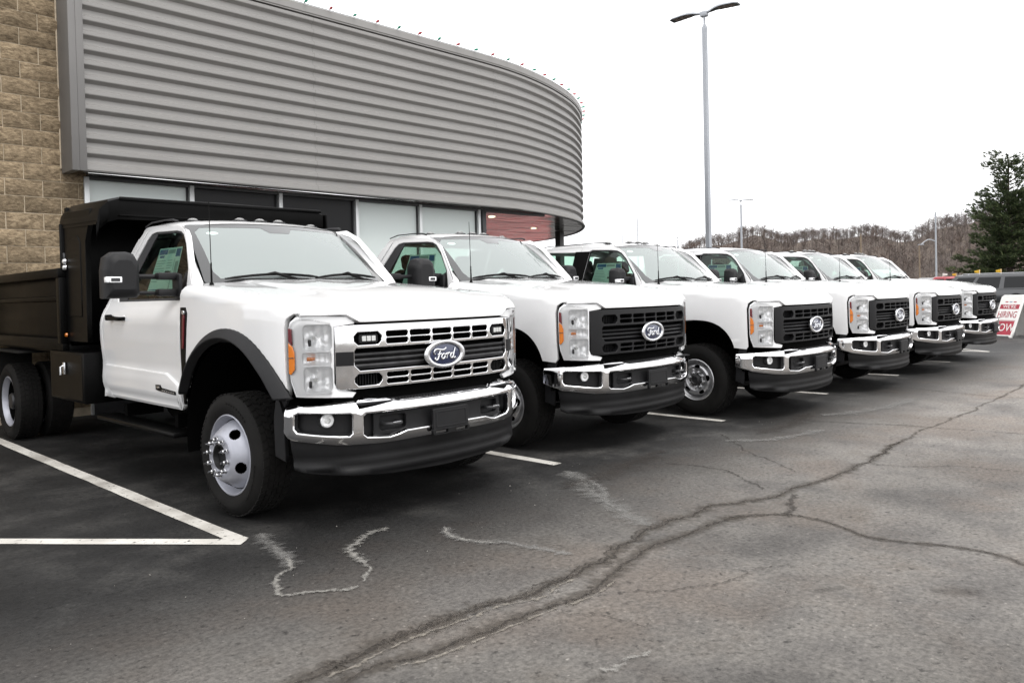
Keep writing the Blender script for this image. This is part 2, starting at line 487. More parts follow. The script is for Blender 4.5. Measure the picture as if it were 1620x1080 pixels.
def hub_nuts(mb, n, r, x, rad, ln):
    for k in range(n):
        a = 2*pi*(k+.3)/n; y, z = r*math.cos(a), r*math.sin(a)
        lathe(mb, [(rad*1.25,x),(rad*1.2,x-.008),(rad,x-.01),(rad*.95,x-ln*.55),(rad*.6,x-ln*.62),(rad*.45,x-ln*.65),(rad*.45,x-ln),(0,x-ln)], 'nut_chrome', c=(0,y,z), n=8)

def ell(a, b, cx, cz, n=40): return [(cx+a*math.cos(2*pi*i/n), cz+b*math.sin(2*pi*i/n)) for i in range(n)]
# script word on the oval badge: pen strokes in a 4 x 2 box
SCRIPT = [
 [(-1.62,.10),(-1.78,.30),(-1.72,.58),(-1.40,.72),(-1.0,.66),(-.55,.60),(-.20,.70),(-.02,.86)],
 [(-.86,.66),(-.98,.30),(-1.10,-.10),(-1.28,-.50),(-1.52,-.62),(-1.66,-.46),(-1.56,-.30)],
 [(-1.30,.04),(-1.0,.08),(-.66,.14)],
 [(-.44,.10),(-.66,-.10),(-.70,-.40),(-.52,-.52),(-.28,-.36),(-.22,-.06),(-.36,.12),(-.44,.10)],
 [(-.30,.06),(-.10,.02),(.10,.14),(.12,-.10),(.06,-.50)],
 [(.12,-.10),(.26,.10),(.46,.16),(.56,.06)],
 [(1.0,.06),(.80,.12),(.64,-.08),(.62,-.38),(.76,-.50),(.96,-.34),(1.08,-.02)],
 [(1.36,.80),(1.22,.40),(1.08,-.02),(1.02,-.36),(1.14,-.50),(1.36,-.38)]]
def badge_parts(parent, bk):
    """oval badge: chrome rim, blue field, silver script"""
    fmc = pmap(BODY, lambda a, v: bk)
    m = MB()
    region(m, ell(.178,.096,0,1.03), [ell(.128,.064,0,1.03,36)], pmap(BODY, lambda a, v: bk-.012*(1-min(1,abs(math.hypot(a/.152,(v-1.03)/.080)-1)/.2)**2)), 'silver', .02, .006, .03)
    o = m.build('oval_badge', parent)
    b = MB(); region(b, ell(.13,.066,0,1.03), [], pmap(BODY, lambda a, v: bk+.002-.008*(1-(a/.13)**2-((v-1.03)/.066)**2)), 'oval_blue', .02, .001, .004)
    for st in SCRIPT:
        P = crom([(x*.058+.004, 0, 1.026+z*.052) for x, z in st], 5)
        n = len(P)
        pts = [(p.x, BODY.at(p.x)[1]+bk-.0075, p.z) for p in P]
        tube(b, pts, [.0045+.0022*math.sin(pi*i/(n-1)) for i in range(n)], 'silver', 6)
    b.build('badge_field', o)

def make_truck(heavy, cab, zoff=0., lamps=True, name='pickup_truck', loc=(0,0,0), label='', group=None):
    root = empty(name, loc, label, 'truck', group)
    RW = .405
    long_ = cab == 'extended'
    YB = 2.24 if not long_ else 2.72          # back of the cab at the belt
    body = bpy.data.objects.new('tmp', None)
    up = lambda o: (setattr(o, 'location', (0,0,zoff)), o)[1]
    def P(mb, nm, parent=root, ang=32):
        o = mb.build(nm, parent, None, ang)
        if parent is root: o.location = (0,0,zoff)
        return o
    # ---- hood
    h = MB(); rows, NX = [], 44
    ds = [0,.004,.012,.025,.045,.07,.10,.14,.19,.26,.36,.5,.7,.9,1.15,1.4,1.6,1.69]
    def hood_pt(k, d):
        x = k*.919
        a = abs(x); yf = None
        # plan front at this x
        aa = a
        for _ in range(6):
            px = BODY.at(aa)[0]; aa += (a-px)
        yf = BODY.at(aa)[1]
        yr = .735-.11*(1-k*k)
        y = yf-.006+(yr-yf)*d/1.69
        zl = lerp(1.262, 1.312, sstep(.60, .70, a))
        t = min(1, max(0,(y-yf+.006))/.17)
        f = max(0, 1-(1-t)**2.3)**.62
        zt = ztop(y)+.026*(1-k*k)+.014*(1-sstep(.50,.60,a))*sstep(-.8,-.3,y)
        if y < -.5: zt -= .012*(1-sstep(-.95,-.5,y))*(1-sstep(.5,.75,a))
        return Vector((x, y, lerp(zl, zt, f)))
    kx = [math.sin(pi/2*(-1+2*i/NX)) *.35+(-1+2*i/NX)*.65 for i in range(NX+1)]
    top = [[hood_pt(k, d) for k in kx] for d in ds]
    low = [Vector((p.x, p.y+.03, p.z-.012)) for p in top[0]]
    low2 = [Vector((p.x, p.y+.10, p.z+.02)) for p in top[0]]
    grid(h, [low2, low]+top, 'white_paint', flip=False)
    for side in (0, -1):
        e = [r[side] for r in top]; g = [Vector((p.x, p.y, p.z-.03)) for p in e]
        grid(h, [e, g], 'white_paint', flip=side == 0)
    re = top[-1]; grid(h, [re, [Vector((p.x, p.y, p.z-.04)) for p in re]], 'white_paint')
    P(h, 'hood', ang=50)
    # ---- fenders
    aS = A_(.69)
    def top_edge():
        o = []
        for i in range(25):
            a = lerp(.985, A_(.70), i/24); y = BODY.at(a)[1]; o.append((a, ztop(y)-.085+.124))
        return o
    if heavy:
        t0 = math.acos(.69/.772); arch = [(A_(.772*math.cos(t)), .446+.772*math.sin(t)) for t in [t0+(pi-2*t0+.0)*i/30 for i in range(31)]]
        arch = [(a, z) for a, z in arch if a > 1.075]
        lowf = [(A_(.70), arch[0][1]+.0)]
        bottom = lowf+arch+[(1.085,.84)]
    else:
        arch = [(A_(y), z) for y, z in se(.50,.50,-.03,.61,2.6,0,pi,60) if y > 0 or z > .80]
        bottom = [(A_(.70),.615),(A_(.47),.615)]+arch+[(1.085,.80)]
    out = [(1.066,.83),(1.072,.96),(1.076,1.23),(1.058,1.29),(1.008,1.323),(.940,1.326),(.955,1.365)]+top_edge()+[(A_(.70),1.42)]+bottom
    f = MB(); region(f, L(out), [], fender_map(), 'white_paint', .045, .005, .05)
    fo = P(f, 'front_fender'); fo2 = P(f.mirrored(), 'front_fender')
    # wheel opening lining (dark)
    ln = MB(); RL = .70 if heavy else .60; zc = .44 if heavy else .50
    lathe(ln, [(RL,-.99),(RL+.02,-.6),(RL,-.45),(.2,-.44)], 'deep_black', c=(0,0,zc), n=30, a0=-.15 if heavy else -.35, a1=pi-.42 if heavy else pi-.1)
    P(ln, 'wheel_liner'); P(ln.mirrored(), 'wheel_liner')
    if heavy:
        fl = MB()
        ro, ri, co, ci = .790, .690, .446, .48
        oa = [(ro*math.cos(t), co+ro*math.sin(t)) for t in [lerp(.50, pi-.49, i/30) for i in range(31)]]
        ia = [(ri*math.cos(t), ci+ri*math.sin(t)) for t in [lerp(pi-.50, .42, i/30) for i in range(31)]]
        def ext(y, v):
            ro_ = math.hypot(y, v-co); t = max(0, min(1.15, (ro-ro_)/.10)); return .008+.062*math.sin(min(1,t)*pi/2)
        region(fl, LY(oa+ia), [], fender_map(ext), 'black_plastic', .04, .010, .06)
        P(fl, 'wheel_flare'); P(fl.mirrored(), 'wheel_flare')
    # panel between bumper end and wheel
    pn = MB(); region(pn, LY([(-.60,.42),(-.50,.45),(-.525,.70),(-.56,.815),(-.655,.815),(-.62,.74)]), [], fender_map(-.016 if not heavy else -.004), 'black_plastic', .06, .006, .03)
    P(pn, 'bumper_side_panel'); P(pn.mirrored(), 'bumper_side_panel')
    # side vent strip
    v = MB()
    zb = 1.05 if not heavy else .68
    region(v, LY([(.575,1.33),(.60,1.372),(.685,1.372),(.692,1.30),(.700,zb),(.672 if heavy else .62,zb),(.612,1.05)]), [], fender_map(.004), 'gloss_black', .05, .004, .012)
    region(v, LY([(.607,1.33),(.64,1.335),(.66,1.08),(.632,1.08)]), [], fender_map(.011), 'red_lens', .05, .003, .008)
    region(v, LY([(.604,1.345),(.64,1.352),(.642,1.325),(.606,1.318)]), [], fender_map(.014), 'silver', .05, .003, .008)
    P(v, 'fender_vent', fo); P(v.mirrored(), 'fender_vent', fo2)
    # ---- headlights
    hl = MB()
    outl = [(.765,1.236),(.64,1.250),(.634,1.262),(.692,1.297),(.922,1.306),(.999,1.304),(1.042,1.274),(1.057,1.228),(1.053,.96),(1.043,.905),(1.012,.822),(.66,.803),(.636,.834),(.757,.866),(.772,.9)]
    lamp = [rrect(.785,.955,1.100,1.250,.025), rrect(.790,.962,1.014,1.082,.012), rrect(.785,.955,.850,.998,.025)]
    region(hl, L(outl), [L(p) for p in lamp], pmap(BODY, lambda a, v: .012), 'bezel', .035, .008, .03)
    # dark seal ring
    region(hl, L([(.76,1.25),(.628,1.262),(.688,1.306),(.922,1.318),(1.006,1.316),(1.052,1.284),(1.068,1.23),(1.064,.955),(1.054,.9),(1.02,.812),(.655,.793),(.625,.836),(.75,.86)]), [L(rrect(.776,.972,.842,1.258,.02))], pmap(BODY, lambda a, v: .035), 'deep_black', .06, .004, .02)
    for j, lp in enumerate(lamp):
        cx = sum(p[0] for p in lp)/len(lp); cz = sum(p[1] for p in lp)/len(lp); w = max(p[0] for p in lp)-cx; hh = max(p[1] for p in lp)-cz
        def ins(a, vv, cx=cx, cz=cz, w=w, hh=hh, j=j):
            d = min(1, max(((a-cx)/w)**2, ((vv-cz)/hh)**2)*.55+.45*(((a-cx)/w)**2+((vv-cz)/hh)**2)/2)
            fac = .006*math.sin(a*120)+.005*math.sin(vv*95+a*40) if j != 1 else .004*math.sin(a*190)
            return .016+(.045 if j != 1 else .03)*(1-d)+fac*(1-d)
        big = [(cx+(a-cx)*1.03, cz+(z-cz)*1.03) for a, z in lp]
        region(hl, L(big), [], pmap(BODY, ins), 'reflector', .012, .001, .004)
        x, y, nx, ny = BODY.at(-cx-(.02 if j != 1 else 0)); q = Vector((x-nx*.05, y-ny*.05, cz))
        if j != 1:
            box(hl, q+Vector((.035,.012,.035)), (.04,.03,.016), 'dark_metal', .005)
            box(hl, q+Vector((-.03,.012,-.03)), (.012,.03,.04), 'dark_metal', .004)
            tube(hl, [q, q+Vector((nx*.03, ny*.03, 0))], [.014,.011], 'lamp_white', 12)
        else: tube(hl, [q+Vector((-.045,.03,0)), q+Vector((-.02,-.005,0))], [.016,.008], 'amber', 10)
    ho = P(hl, 'headlight'); ho2 = P(hl.mirrored(), 'headlight')
    le = MB(); region(le, L([(.79,1.262),(.92,1.290),(.99,1.288),(1.03,1.262),(1.045,1.22),(1.042,.96),(1.0,.838),(.79,.838)]), [], pmap(BODY, lambda a, v: -.004), 'lens_clear', .05, .006, .012)
    P(le, 'headlight_lens', ho); P(le.mirrored(), 'headlight_lens', ho2)
    am = MB()
    region(am, L([(1.044,1.15),(1.018,1.125),(1.006,1.09),(1.006,.99),(1.030,.958),(1.044,.965)]), [], pmap(BODY, lambda a, v: -.007), 'amber', .03, .004, .012)
    region(am, L([(1.044,1.236),(1.022,1.232),(1.019,1.134),(1.044,1.158)]), [], pmap(BODY, lambda a, v: -.006), 'red_lens', .03, .004, .012)
    region(am, L([(1.044,1.062),(1.008,1.062),(1.008,1.056),(1.044,1.056)]), [], pmap(BODY, lambda a, v: -.0085), 'dark_metal', .03, .001, .004)
    P(am, 'side_marker', ho); P(am.mirrored(), 'side_marker', ho2)
    # ---- grille
    gm = 'chrome' if heavy else 'grille_plastic'
    g = MB(); holes = []
    def hx(a0, a1, z0, z1, c=.012):
        return [(a0+c,z0),(a1-c,z0),(a1,z0+c),(a1,z1-c),(a1-c,z1),(a0+c,z1),(a0,z1-c),(a0,z0+c)]
    bars = [-.445,-.27,-.09,.09,.27,.445]
    for a, b in zip(bars, bars[1:]):
        for z0, z1 in ((1.165,1.199),(1.122,1.156),(.914,.944),(.873,.903)): holes.append(hx(a+.009, b-.009, z0, z1, .008))
    for sg in (-1, 1):
        for z0, z1 in ((1.122,1.199),(.873,.946)):
            holes.append(hx(min(sg*.470, sg*.652), max(sg*.470, sg*.652), z0, z1, .024))
    holes.append([(-.652,1.00),(-.618,.966),(.618,.966),(.652,1.00),(.652,1.085),(.640,1.102),(-.640,1.102),(-.652,1.085)])
    gout = [(-.766,.874),(-.74,.855),(.74,.855),(.766,.874),(.768,1.238),(.63,1.246),(-.63,1.246),(-.768,1.238)]
    def gins(a, v):
        base = -.012
        if a > .66: base += .012*((a-.66)/.1)
        return base+.006*(abs(v-1.05)/.19)**2
    region(g, gout, holes, pmap(BODY, gins), gm, .035, .005, .045)
    go = P(g, 'grille')
    k = MB(); region(k, [(-.70,.866),(.70,.866),(.70,1.22),(-.70,1.22)], [], pmap(BODY, lambda a, v: .06), 'mesh_black', .1, .002, .01); P(k, 'grille_backing', go)
    if heavy:
        for sg in (-1, 1):
            b = MB(); region(b, rrect(min(sg*.657,sg*.764), max(sg*.657,sg*.764), 1.0, 1.085, .004), [], pmap(BODY, lambda a, v: gins(a, v)-.003), 'grille_plastic', .03, .002, .008); P(b, 'grille_block', go)
    for zz in (1.068, 1.034, 1.0):
        s = MB(); region(s, rrect(-.648,.648,zz-.008,zz+.006,.003), [], pmap(BODY, lambda a, v: .012+(v-zz)*.9), 'dark_metal' if heavy else 'grille_plastic', .05, .003, .03); P(s, 'grille_bar', go)
    badge_parts(go, -.034)
    for sg in (-1, 1):
        b = MB(); c = sg*.561
        for q in range(9):     # fine vertical mesh lines inside the corner slots
            for z0, z1 in ((1.125,1.196),(.876,.943)):
                xx, yy, _, _ = BODY.at(c-.075+q*.019); box(b, (xx, yy+.035, (z0+z1)/2), (.004,.01,z1-z0), 'grille_plastic')
        tag(P(b, 'corner_mesh', go), kind='stuff')
        if heavy:
            b = MB(); region(b, rrect(c+.0-.055, c+.075, 1.133, 1.185, .012), [], pmap(BODY, lambda a, v: .004), 'grille_plastic', .03, .004, .03)
            for q in range(3):
                region(b, rrect(c-.035+q*.032, c-.008+q*.032, 1.143, 1.175, .004), [], pmap(BODY, lambda a, v: -.001), 'lamp_white', .02, .002, .006)
            P(b, 'strobe_light', go)
    # dark seal under the hood lip
    s = MB(); region(s, [(-.63,1.236),(.63,1.236),(.63,1.275),(-.63,1.275)], [], pmap(BODY, lambda a, v: .03), 'deep_black', .08, .004, .03)
    region(s, [(-.78,.74),(.78,.74),(.78,.87),(-.78,.87)], [], pmap(BODY, lambda a, v: .035), 'deep_black', .08, .004, .05)
    P(s, 'grille_seal')
    # ---- bumper
    b = MB()
    def bins(a, v):
        top = .775 if a > .66 else .77
        d = 0
        if v > .715: d += .036*((v-.715)/.06)**2
        if v < .60: d += .035*((.60-v)/.09)**2
        return d
    ctop = [(.38,.770),(.42,.778),(.475,.802),(.645,.815),(.672,.784),(1.02,.774),(1.10,.767)]+([(1.24,.758)] if not heavy else [(1.125,.764)])
    cbot = [(1.245,.62) if not heavy else (1.13,.61),(1.10,.575),(1.07,.560),(.80,.520),(.514,.505),(.14,.512)]
    outb = [(-a, z) for a, z in reversed(cbot)]+[(-a, z) for a, z in reversed(ctop)]+ctop+cbot
    fogh = [(.704,.705),(.717,.713),(1.03,.727),(1.05,.716),(1.054,.636),(1.036,.614),(.79,.584),(.722,.580),(.706,.594)]
    ch = [(.615,.706),(.632,.69),(.634,.585),(.61,.563),(.46,.548),(.40,.560),(.34,.580),(.15,.584)]
    cho = [(-a, z) for a, z in ch]+[(a, z) for a, z in reversed(ch)]
    region(b, outb, [fogh, [(-a, z) for a, z in fogh], cho], pmap(BUMP, bins), 'chrome', .035, .010, .05)
    # top flange
    fl_ = []
    for i in range(161):
        a = (-1.17+2.34*i/160)*(1 if not heavy else .94); x, y, nx, ny = BUMP.at(a); zz = itp([(0,.770)]+ctop, abs(a)); q_ = bins(abs(a), zz); fl_.append((x-nx*q_, y-ny*q_, nx, ny, zz))
    grid(b, [[(x-nx*d, y-ny*d, z+dz) for x, y, nx, ny, z in fl_] for d, dz in ((.0,-.008),(.010,-.001),(.03,.0),(.12,.0))], 'chrome')
    bo = P(b, 'front_bumper')
    k = MB()
    region(k, [(-1.09,.54),(1.09,.54),(1.09,.75),(-1.09,.75)], [], pmap(BUMP, lambda a, v: .075), 'black_plastic', .08, .004, .02)
    region(k, [(-.56,.565),(.56,.565),(.56,.70),(-.56,.70)], [rrect(-.52,-.33,.59,.68,.02), rrect(.33,.52,.59,.68,.02)], pmap(BUMP, lambda a, v: .04), 'black_plastic', .06, .006, .03)
    P(k, 'bumper_insert', bo)
    k = MB(); NSt = 40      # ribbed step pad on top of the bumper
    for i in range(NSt):
        a = lerp(-.46,.46,(i+.5)/NSt); x, y, nx, ny = BUMP.at(a); box(k, (x, y+.10, .775), (.012,.10,.012), 'black_plastic', .002)
    region(k, [(-.62,.76),(.62,.76),(.62,.795),(-.62,.795)], [], pmap(BUMP, lambda a, v: .11), 'black_plastic', .08, .006, .04)
    box(k, (0,-.90,.768), (1.3,.14,.010), 'black_plastic')
    P(k, 'step_pad', bo)
    for sg in (-1, 1):
        k = MB(); x, y, nx, ny = BUMP.at(sg*.862); c = Vector((x-nx*.055, y-ny*.055, .676)); d = Vector((nx*.4, -1, 0)).normalized()
        tube(k, [c-d*.03, c+d*.012], [.046,.046], 'dark_metal', 20)
        tube(k, [c+d*.012, c+d*.018], [.042,.038], 'reflector', 20)
        tube(k, [c+d*.018, c+d*.026], [.020,.010], 'lamp_white', 12)
        for q in (-1, 1): box(k, c+d*.02+Vector((0,0,q*.026)), (.05,.006,.006), 'bezel', .001)
        P(k, 'fog_lamp', bo)
        k = MB(); x, y, nx, ny = BUMP.at(sg*.43)
        tube(k, crom([(x-.055, y+.06, .632),(x-.05, y+.005, .632),(x, y-.012, .632),(x+.05, y+.005, .632),(x+.055, y+.06, .632)], 4), .011, 'dark_metal', 8)
        box(k, (x, y-.016, .641), (.06,.008,.005), 'silver', .001)
        P(k, 'tow_hook', bo)
    k = MB()
    region(k, rrect(-.16,.14,.545,.688,.012), [], pmap(BUMP, lambda a, v: -.02), 'black_plastic', .05, .004, .02)
    region(k, rrect(-.165,.145,.520,.556,.010), [rrect(-.145,-.045,.526,.551,.004), rrect(.025,.125,.526,.551,.004)], pmap(BUMP, lambda a, v: -.026), 'dam_plastic', .03, .003, .025)
    region(k, rrect(-.14,.12,.565,.672,.01), [rrect(-.13,.11,.575,.662,.008)], pmap(BUMP, lambda a, v: -.0225), 'black_plastic', .05, .002, .01)
    P(k, 'plate_bracket', bo)
    # ---- air dam
    d = MB()
    def dins(a, v):
        e = .040+.012*sstep(.50,.44,v)
        e += -.013*math.exp(-((v-(.345+.05*sstep(.5,1.1,a)))/.016)**2)*(1-.2*sstep(.9,1.1,a))
        e += -.006*math.exp(-((v-.425)/.02)**2)*sstep(.95,.55,a)
        return e
    lowd = [(a, itp([(0,.302),(.44,.312),(.7,.328),(1.03,.360),(1.11,.385)], a)) for a in (0,.2,.44,.6,.7,.85,.95,1.03,1.09)]
    region(d, [(-a, z) for a, z in reversed(lowd[1:])]+lowd+[(1.11,.56),(.6,.535),(-.6,.535),(-1.11,.56)], [], pmap(BUMP, dins), 'dam_plastic', .028, .006, .03)
    P(d, 'air_dam')
    # ---- doors
    G1 = [(.80,1.425),(.775,1.47),(.85,1.655),(1.0,1.845),(1.09,1.925),(1.16,1.955),(1.25,1.968)]
    if not long_:
        glass_o = G1+[(1.66,1.985),(1.74,1.975),(1.80,1.93),(2.03,1.62),(2.09,1.45),(2.07,1.425)]
        door_b = [(2.23,1.42),(2.265,1.29),(2.262,.82),(2.165,.66),(2.14,.625)]
        frame_t = [(1.74,2.03),(1.84,2.0),(2.10,1.64)]
    else:
        glass_o = G1+[(1.56,1.985),(1.60,1.97),(1.655,1.55),(1.66,1.44),(1.64,1.425)]
        door_b = [(1.79,1.40),(1.80,1.29),(1.80,.82),(1.80,.66),(1.79,.625)]
        frame_t = [(1.68,2.035),(1.725,2.03),(1.765,1.7)]
    front_e = [(.783,.625),(.763,.82),(.709,1.30),(.704,1.40),(.698,1.47),(.73,1.55),(.87,1.72),(1.05,1.925),(1.13,1.98),(1.25,2.012)]
    dout = front_e+frame_t+door_b
    d = MB(); region(d, LY(dout), [LY(glass_o)], side_map(), 'white_paint', .045, .005, .045)
    if heavy or not long_: region(d, LY([(.790,.640),(.770,.815),(.985,.888),(2.245,.903),(2.245,.82),(2.155,.672),(2.13,.640)]), [], side_map(.016), 'white_paint', .045, .012, .022)
    do = P(d, 'door'); do2 = P(d.mirrored(), 'door')
    wg = MB(); region(wg, LY(glass_o), [], side_map(-.016), 'side_glass', .12, .001, .003)
    P(wg, 'side_window', do); P(wg.mirrored(), 'side_window', do2)
    tr = MB()        # black weatherstrip round the glass, and the dark rear pillar applique
    gi = [(y+(1.4-y)*.045, z+(1.70-z)*.06) for y, z in glass_o]
    region(tr, LY(glass_o), [LY(gi)], side_map(-.012), 'cab_trim', .06, .002, .02)
    if not long_: region(tr, LY([(1.66,1.985),(1.74,1.975),(1.80,1.93),(2.03,1.62),(2.09,1.45),(2.07,1.425),(1.90,1.425),(1.86,1.60),(1.64,1.96)]), [], side_map(-.010), 'cab_trim', .06, .002, .01)
    region(tr, LY([(.80,1.425),(.775,1.47),(.80,1.54),(.87,1.64),(.90,1.62),(.95,1.43)]), [], side_map(-.008), 'black_plastic', .06, .003, .02)
    P(tr, 'window_trim', do); P(tr.mirrored(), 'window_trim', do2)
    hy = 1.90 if not long_ else 1.60
    hd = MB(); xh = -1.018
    region(hd, LY(rrect(hy-.12,hy+.15,1.268,1.318,.02)), [], side_map(.002), 'white_paint', .03, .004, .01)
    tube(hd, crom([(xh+.01, hy-.135, 1.288),(xh-.03, hy-.12, 1.288),(xh-.035, hy, 1.292),(xh-.03, hy+.10, 1.294),(xh+.01, hy+.12, 1.294)], 5), .016, 'gloss_black', 10)
    box(hd, (xh-.015, hy+.15, 1.296), (.05,.055,.05), 'gloss_black', .012)
    P(hd, 'door_handle', do); P(hd.mirrored(), 'door_handle', do2)
    if heavy:
        e = MB(); region(e, LY([(.80,.738),(1.10,.750),(1.15,.758),(1.15,.795),(1.06,.797),(1.04,.777),(.80,.764)]), [], side_map(.020), 'gloss_black', .04, .002, .008)
        region(e, LY(rrect(1.075,1.13,.770,.786,.004)), [], side_map(.023), 'silver', .03, .001, .004)
        for q in range(6): region(e, LY(rrect(.82+q*.038,.842+q*.038,.7465+q*.0015,.7565+q*.0015,.001)), [], side_map(.023), 'silver', .03, .0005, .003)
        P(e, 'door_emblem', do); P(e.mirrored(), 'door_emblem', do2)
    # window price sheet
    st = MB()
    sh = [(1.06,1.47),(1.10,1.835),(1.52,1.84),(1.56,1.47)] if not long_ else [(1.0,1.46),(1.08,1.80),(1.46,1.81),(1.52,1.46)]
    def shq(u, v): # u along front->rear 0..1, v 0..1 up
        y0 = lerp(sh[0][0], sh[1][0], v); y1 = lerp(sh[3][0], sh[2][0], v); z0 = lerp(sh[0][1], sh[1][1], v); z1 = lerp(sh[3][1], sh[2][1], v)
        return (lerp(y1, y0, u), lerp(z1, z0, u))
    def shr(u0, u1, v0, v1, m, lift): region(st, LY([shq(u0,v0), shq(u1,v0), shq(u1,v1), shq(u0,v1)]), [], side_map(lift), m, .2, .0004, .001)
    shr(0,1,0,1,'paper',-.0215)
    shr(.04,.40,.86,.97,'print_blue',-.0205); shr(.10,.3,.79,.84,'print_blue',-.0205); shr(.42,.74,.87,.96,'print_grey',-.0205); shr(.78,.97,.80,.97,'print_blue',-.0205)
    for q in range(9): shr(.04, .04+.40*R.uniform(.6,1), .72-.055*q, .735-.055*q, 'print_grey', -.0205)
    for q in range(6): shr(.50, .50+.25*R.uniform(.6,1), .72-.055*q, .735-.055*q, 'print_grey', -.0205)
    shr(.50,.74,.44,.50,'print_dark',-.0205); shr(.78,.80,.12,.76,'print_grey',-.0205); shr(.04,.74,.10,.12,'print_blue',-.0205); shr(.84,.96,.3,.7,'print_grey',-.0205)
    P(st, 'price_sheet', do)
    # ---- cab shell
    c = MB()
    # quarter panel behind the door
    if not long_:
        q = [(2.14,.615),(2.175,.65),(2.275,.81),(2.278,1.29),(2.243,1.43),(2.115,1.645),(1.85,2.01),(1.745,2.042)]
        rear = [(1.80,2.046),(1.87,2.03),(1.95,1.985),(2.03,1.92),(2.10,1.82),(2.22,1.60),(2.31,1.40),(2.33,1.2),(2.34,.70),(2.30,.615)]
        region(c, LY(q+rear), [], side_map(), 'white_paint', .05, .006, .05)
    else:
        q = [(1.805,.615),(1.812,1.29),(1.80,1.42),(1.78,1.7),(1.735,2.045)]
        rear = [(2.30,2.05),(2.42,2.03),(2.50,1.985),(2.58,1.90),(2.74,1.45),(2.80,1.30),(2.80,.65),(2.76,.615)]
        qg = [(1.86,1.44),(1.845,1.75),(1.83,1.965),(2.27,1.985),(2.33,1.95),(2.42,1.46)]
        region(c, LY(q+rear), [LY(qg)], side_map(), 'white_paint', .05, .006, .05)
        gq = MB(); region(gq, LY(qg), [], side_map(-.014), 'side_glass', .12, .001, .003)
        region(c, LY([(1.64,1.425),(1.66,1.44),(1.655,1.55),(1.60,1.97),(1.83,1.975),(1.845,1.75),(1.86,1.44)]), [], side_map(.003), 'gloss_black', .05, .003, .012)
    c.both()
    # sill
    ys = YB+.06
    box(c, (0,(.76+ys)/2,.66), (1.90,ys-.76,.10), 'deep_black', .02)
    # roof
    yr1 = 2.03 if not long_ else 2.57
    rows = []
    for j in range(15):
        k = -1+2*j/14; x = k*.765; row = []
        for i in range(16):
            t = i/15; yf = 1.185+.125*k*k; y = lerp(yf, yr1, t)
            z = 2.098-.047*abs(k)**3.2-.055*(1-t)**5-.11*max(0,(t-.74)/.26)**2.2-.012*(abs(k) > .999)
            row.append((x, y, z))
        rows.append(row)
    rows = [[(p[0]*1.004, p[1], p[2]-.05) for p in rows[0]]]+rows+[[(p[0]*1.004, p[1], p[2]-.05) for p in rows[-1]]]
    grid(c, rows, 'white_paint', flip=True)
    # A-pillars between windshield edge and door cut
    WE = [(-.822,.735,1.548),(-.80,.86,1.65),(-.768,1.045,1.80),(-.735,1.225,1.945),(-.715,1.325,2.022)]
    DE = [(.680,1.463),(.733,1.582),(.896,1.778),(1.052,1.948),(1.215,2.027)]
    sm = side_map(.001); rows = []
    for i in range(17):
        t = i/16*4; k = min(3, int(t)); t -= k
        w = Vector(WE[k]).lerp(Vector(WE[k+1]), t); yy = lerp(DE[k][0], DE[k+1][0], t); zz = lerp(DE[k][1], DE[k+1][1], t)
        e = Vector(sm(-A_(yy), zz)); cpt = Vector((e.x+.012, (w.y*.45+e.y*.55)-.05, (w.z+e.z)/2+.006))
        rows.append([w*(1-s)**2+cpt*2*s*(1-s)+e*s*s for s in [q/6 for q in range(7)]])
    p = MB(); grid(p, rows, 'white_paint', flip=False)
    # cowl corner filler below the pillar
    r0_ = rows[0]; base = [Vector((v.x-.01, v.y-.03, v.z-.10)) for v in r0_]
    grid(p, [base, r0_], 'white_paint'); p.both(); c.plus(p)
    # back wall with rear window opening
    yb, yt = (2.32, 2.0) if not long_ else (2.78, 2.54)
    grid(c, [[(-.99,yb,.62),(.99,yb,.62)],[(-.955,yb,1.40),(.955,yb,1.40)]], 'white_paint')
    for s0, s1 in ((-.95,-.62),(.62,.95)):
        grid(c, [[(s0,yb,1.40),(s1,yb,1.40)],[(s0*.83,yt,1.95),(s1*.83,yt,1.95)]], 'white_paint')
    grid(c, [[(-.52,lerp(yb,yt,.88),1.97),(.52,lerp(yb,yt,.88),1.97)],[(-.72,yt,2.0),(.72,yt,2.0)]], 'white_paint')
    # drip moulding
    dm = MB(); tube(dm, [(-.752,1.30,2.046),(-.765,1.36,2.062),(-.768,1.5,2.070),(-.768,yr1-.26,2.070),(-.764,yr1-.12,2.045)], [.010,.009,.006,.006,.006], 'cab_trim', 6); dm.both(); c.plus(dm)
    co_ = P(c, 'cab')
    if long_: P(gq, 'quarter_window', co_); P(gq.mirrored(), 'quarter_window', co_)
    rg = MB(); grid(rg, [[(-.62,yb-.01,1.40),(.62,yb-.01,1.40)],[(-.52,lerp(yb,yt,.88)-.01,1.97),(.52,lerp(yb,yt,.88)-.01,1.97)]], 'side_glass'); P(rg, 'rear_window', co_)
    if lamps:
        for x in (-.55,-.18,0,.18,.55):
            m = MB(); y = 1.40+.10*(x/.6)**2
            z = 2.09-.047*abs(x/.765)**3.2
            region(m, ell(.044,.034,x,y,20), [], lambda u, v, z=z, x=x, y=y: (u, v, z+.004+.020*max(0,1-((u-x)/.044)**2-((v-y)/.034)**2)**.5), 'roof_lens', .018, .001, .02)
            box(m, (x,y,z-.003), (.10,.078,.012), 'dark_metal', .005)
            P(m, 'roof_lamp', co_)
    # ---- windshield
    def wmap(ins=0.):
        def f(u, v):
            t = v/.75; k = u/.82; w = lerp(.815,.708,t); x = w*k
            y = lerp(.56,1.185,t)+.175*k*k*lerp(1,.75,t); z = lerp(1.538,2.040,t)+.028*math.sin(pi*t)-.016*k*k*t
            n = Vector((k*.25,-.62,.76)).normalized()
            return (x-n.x*ins, y-n.y*ins, z-n.z*ins)
        return f
    wo = rrect(-.815,.815,.004,.744,.03)
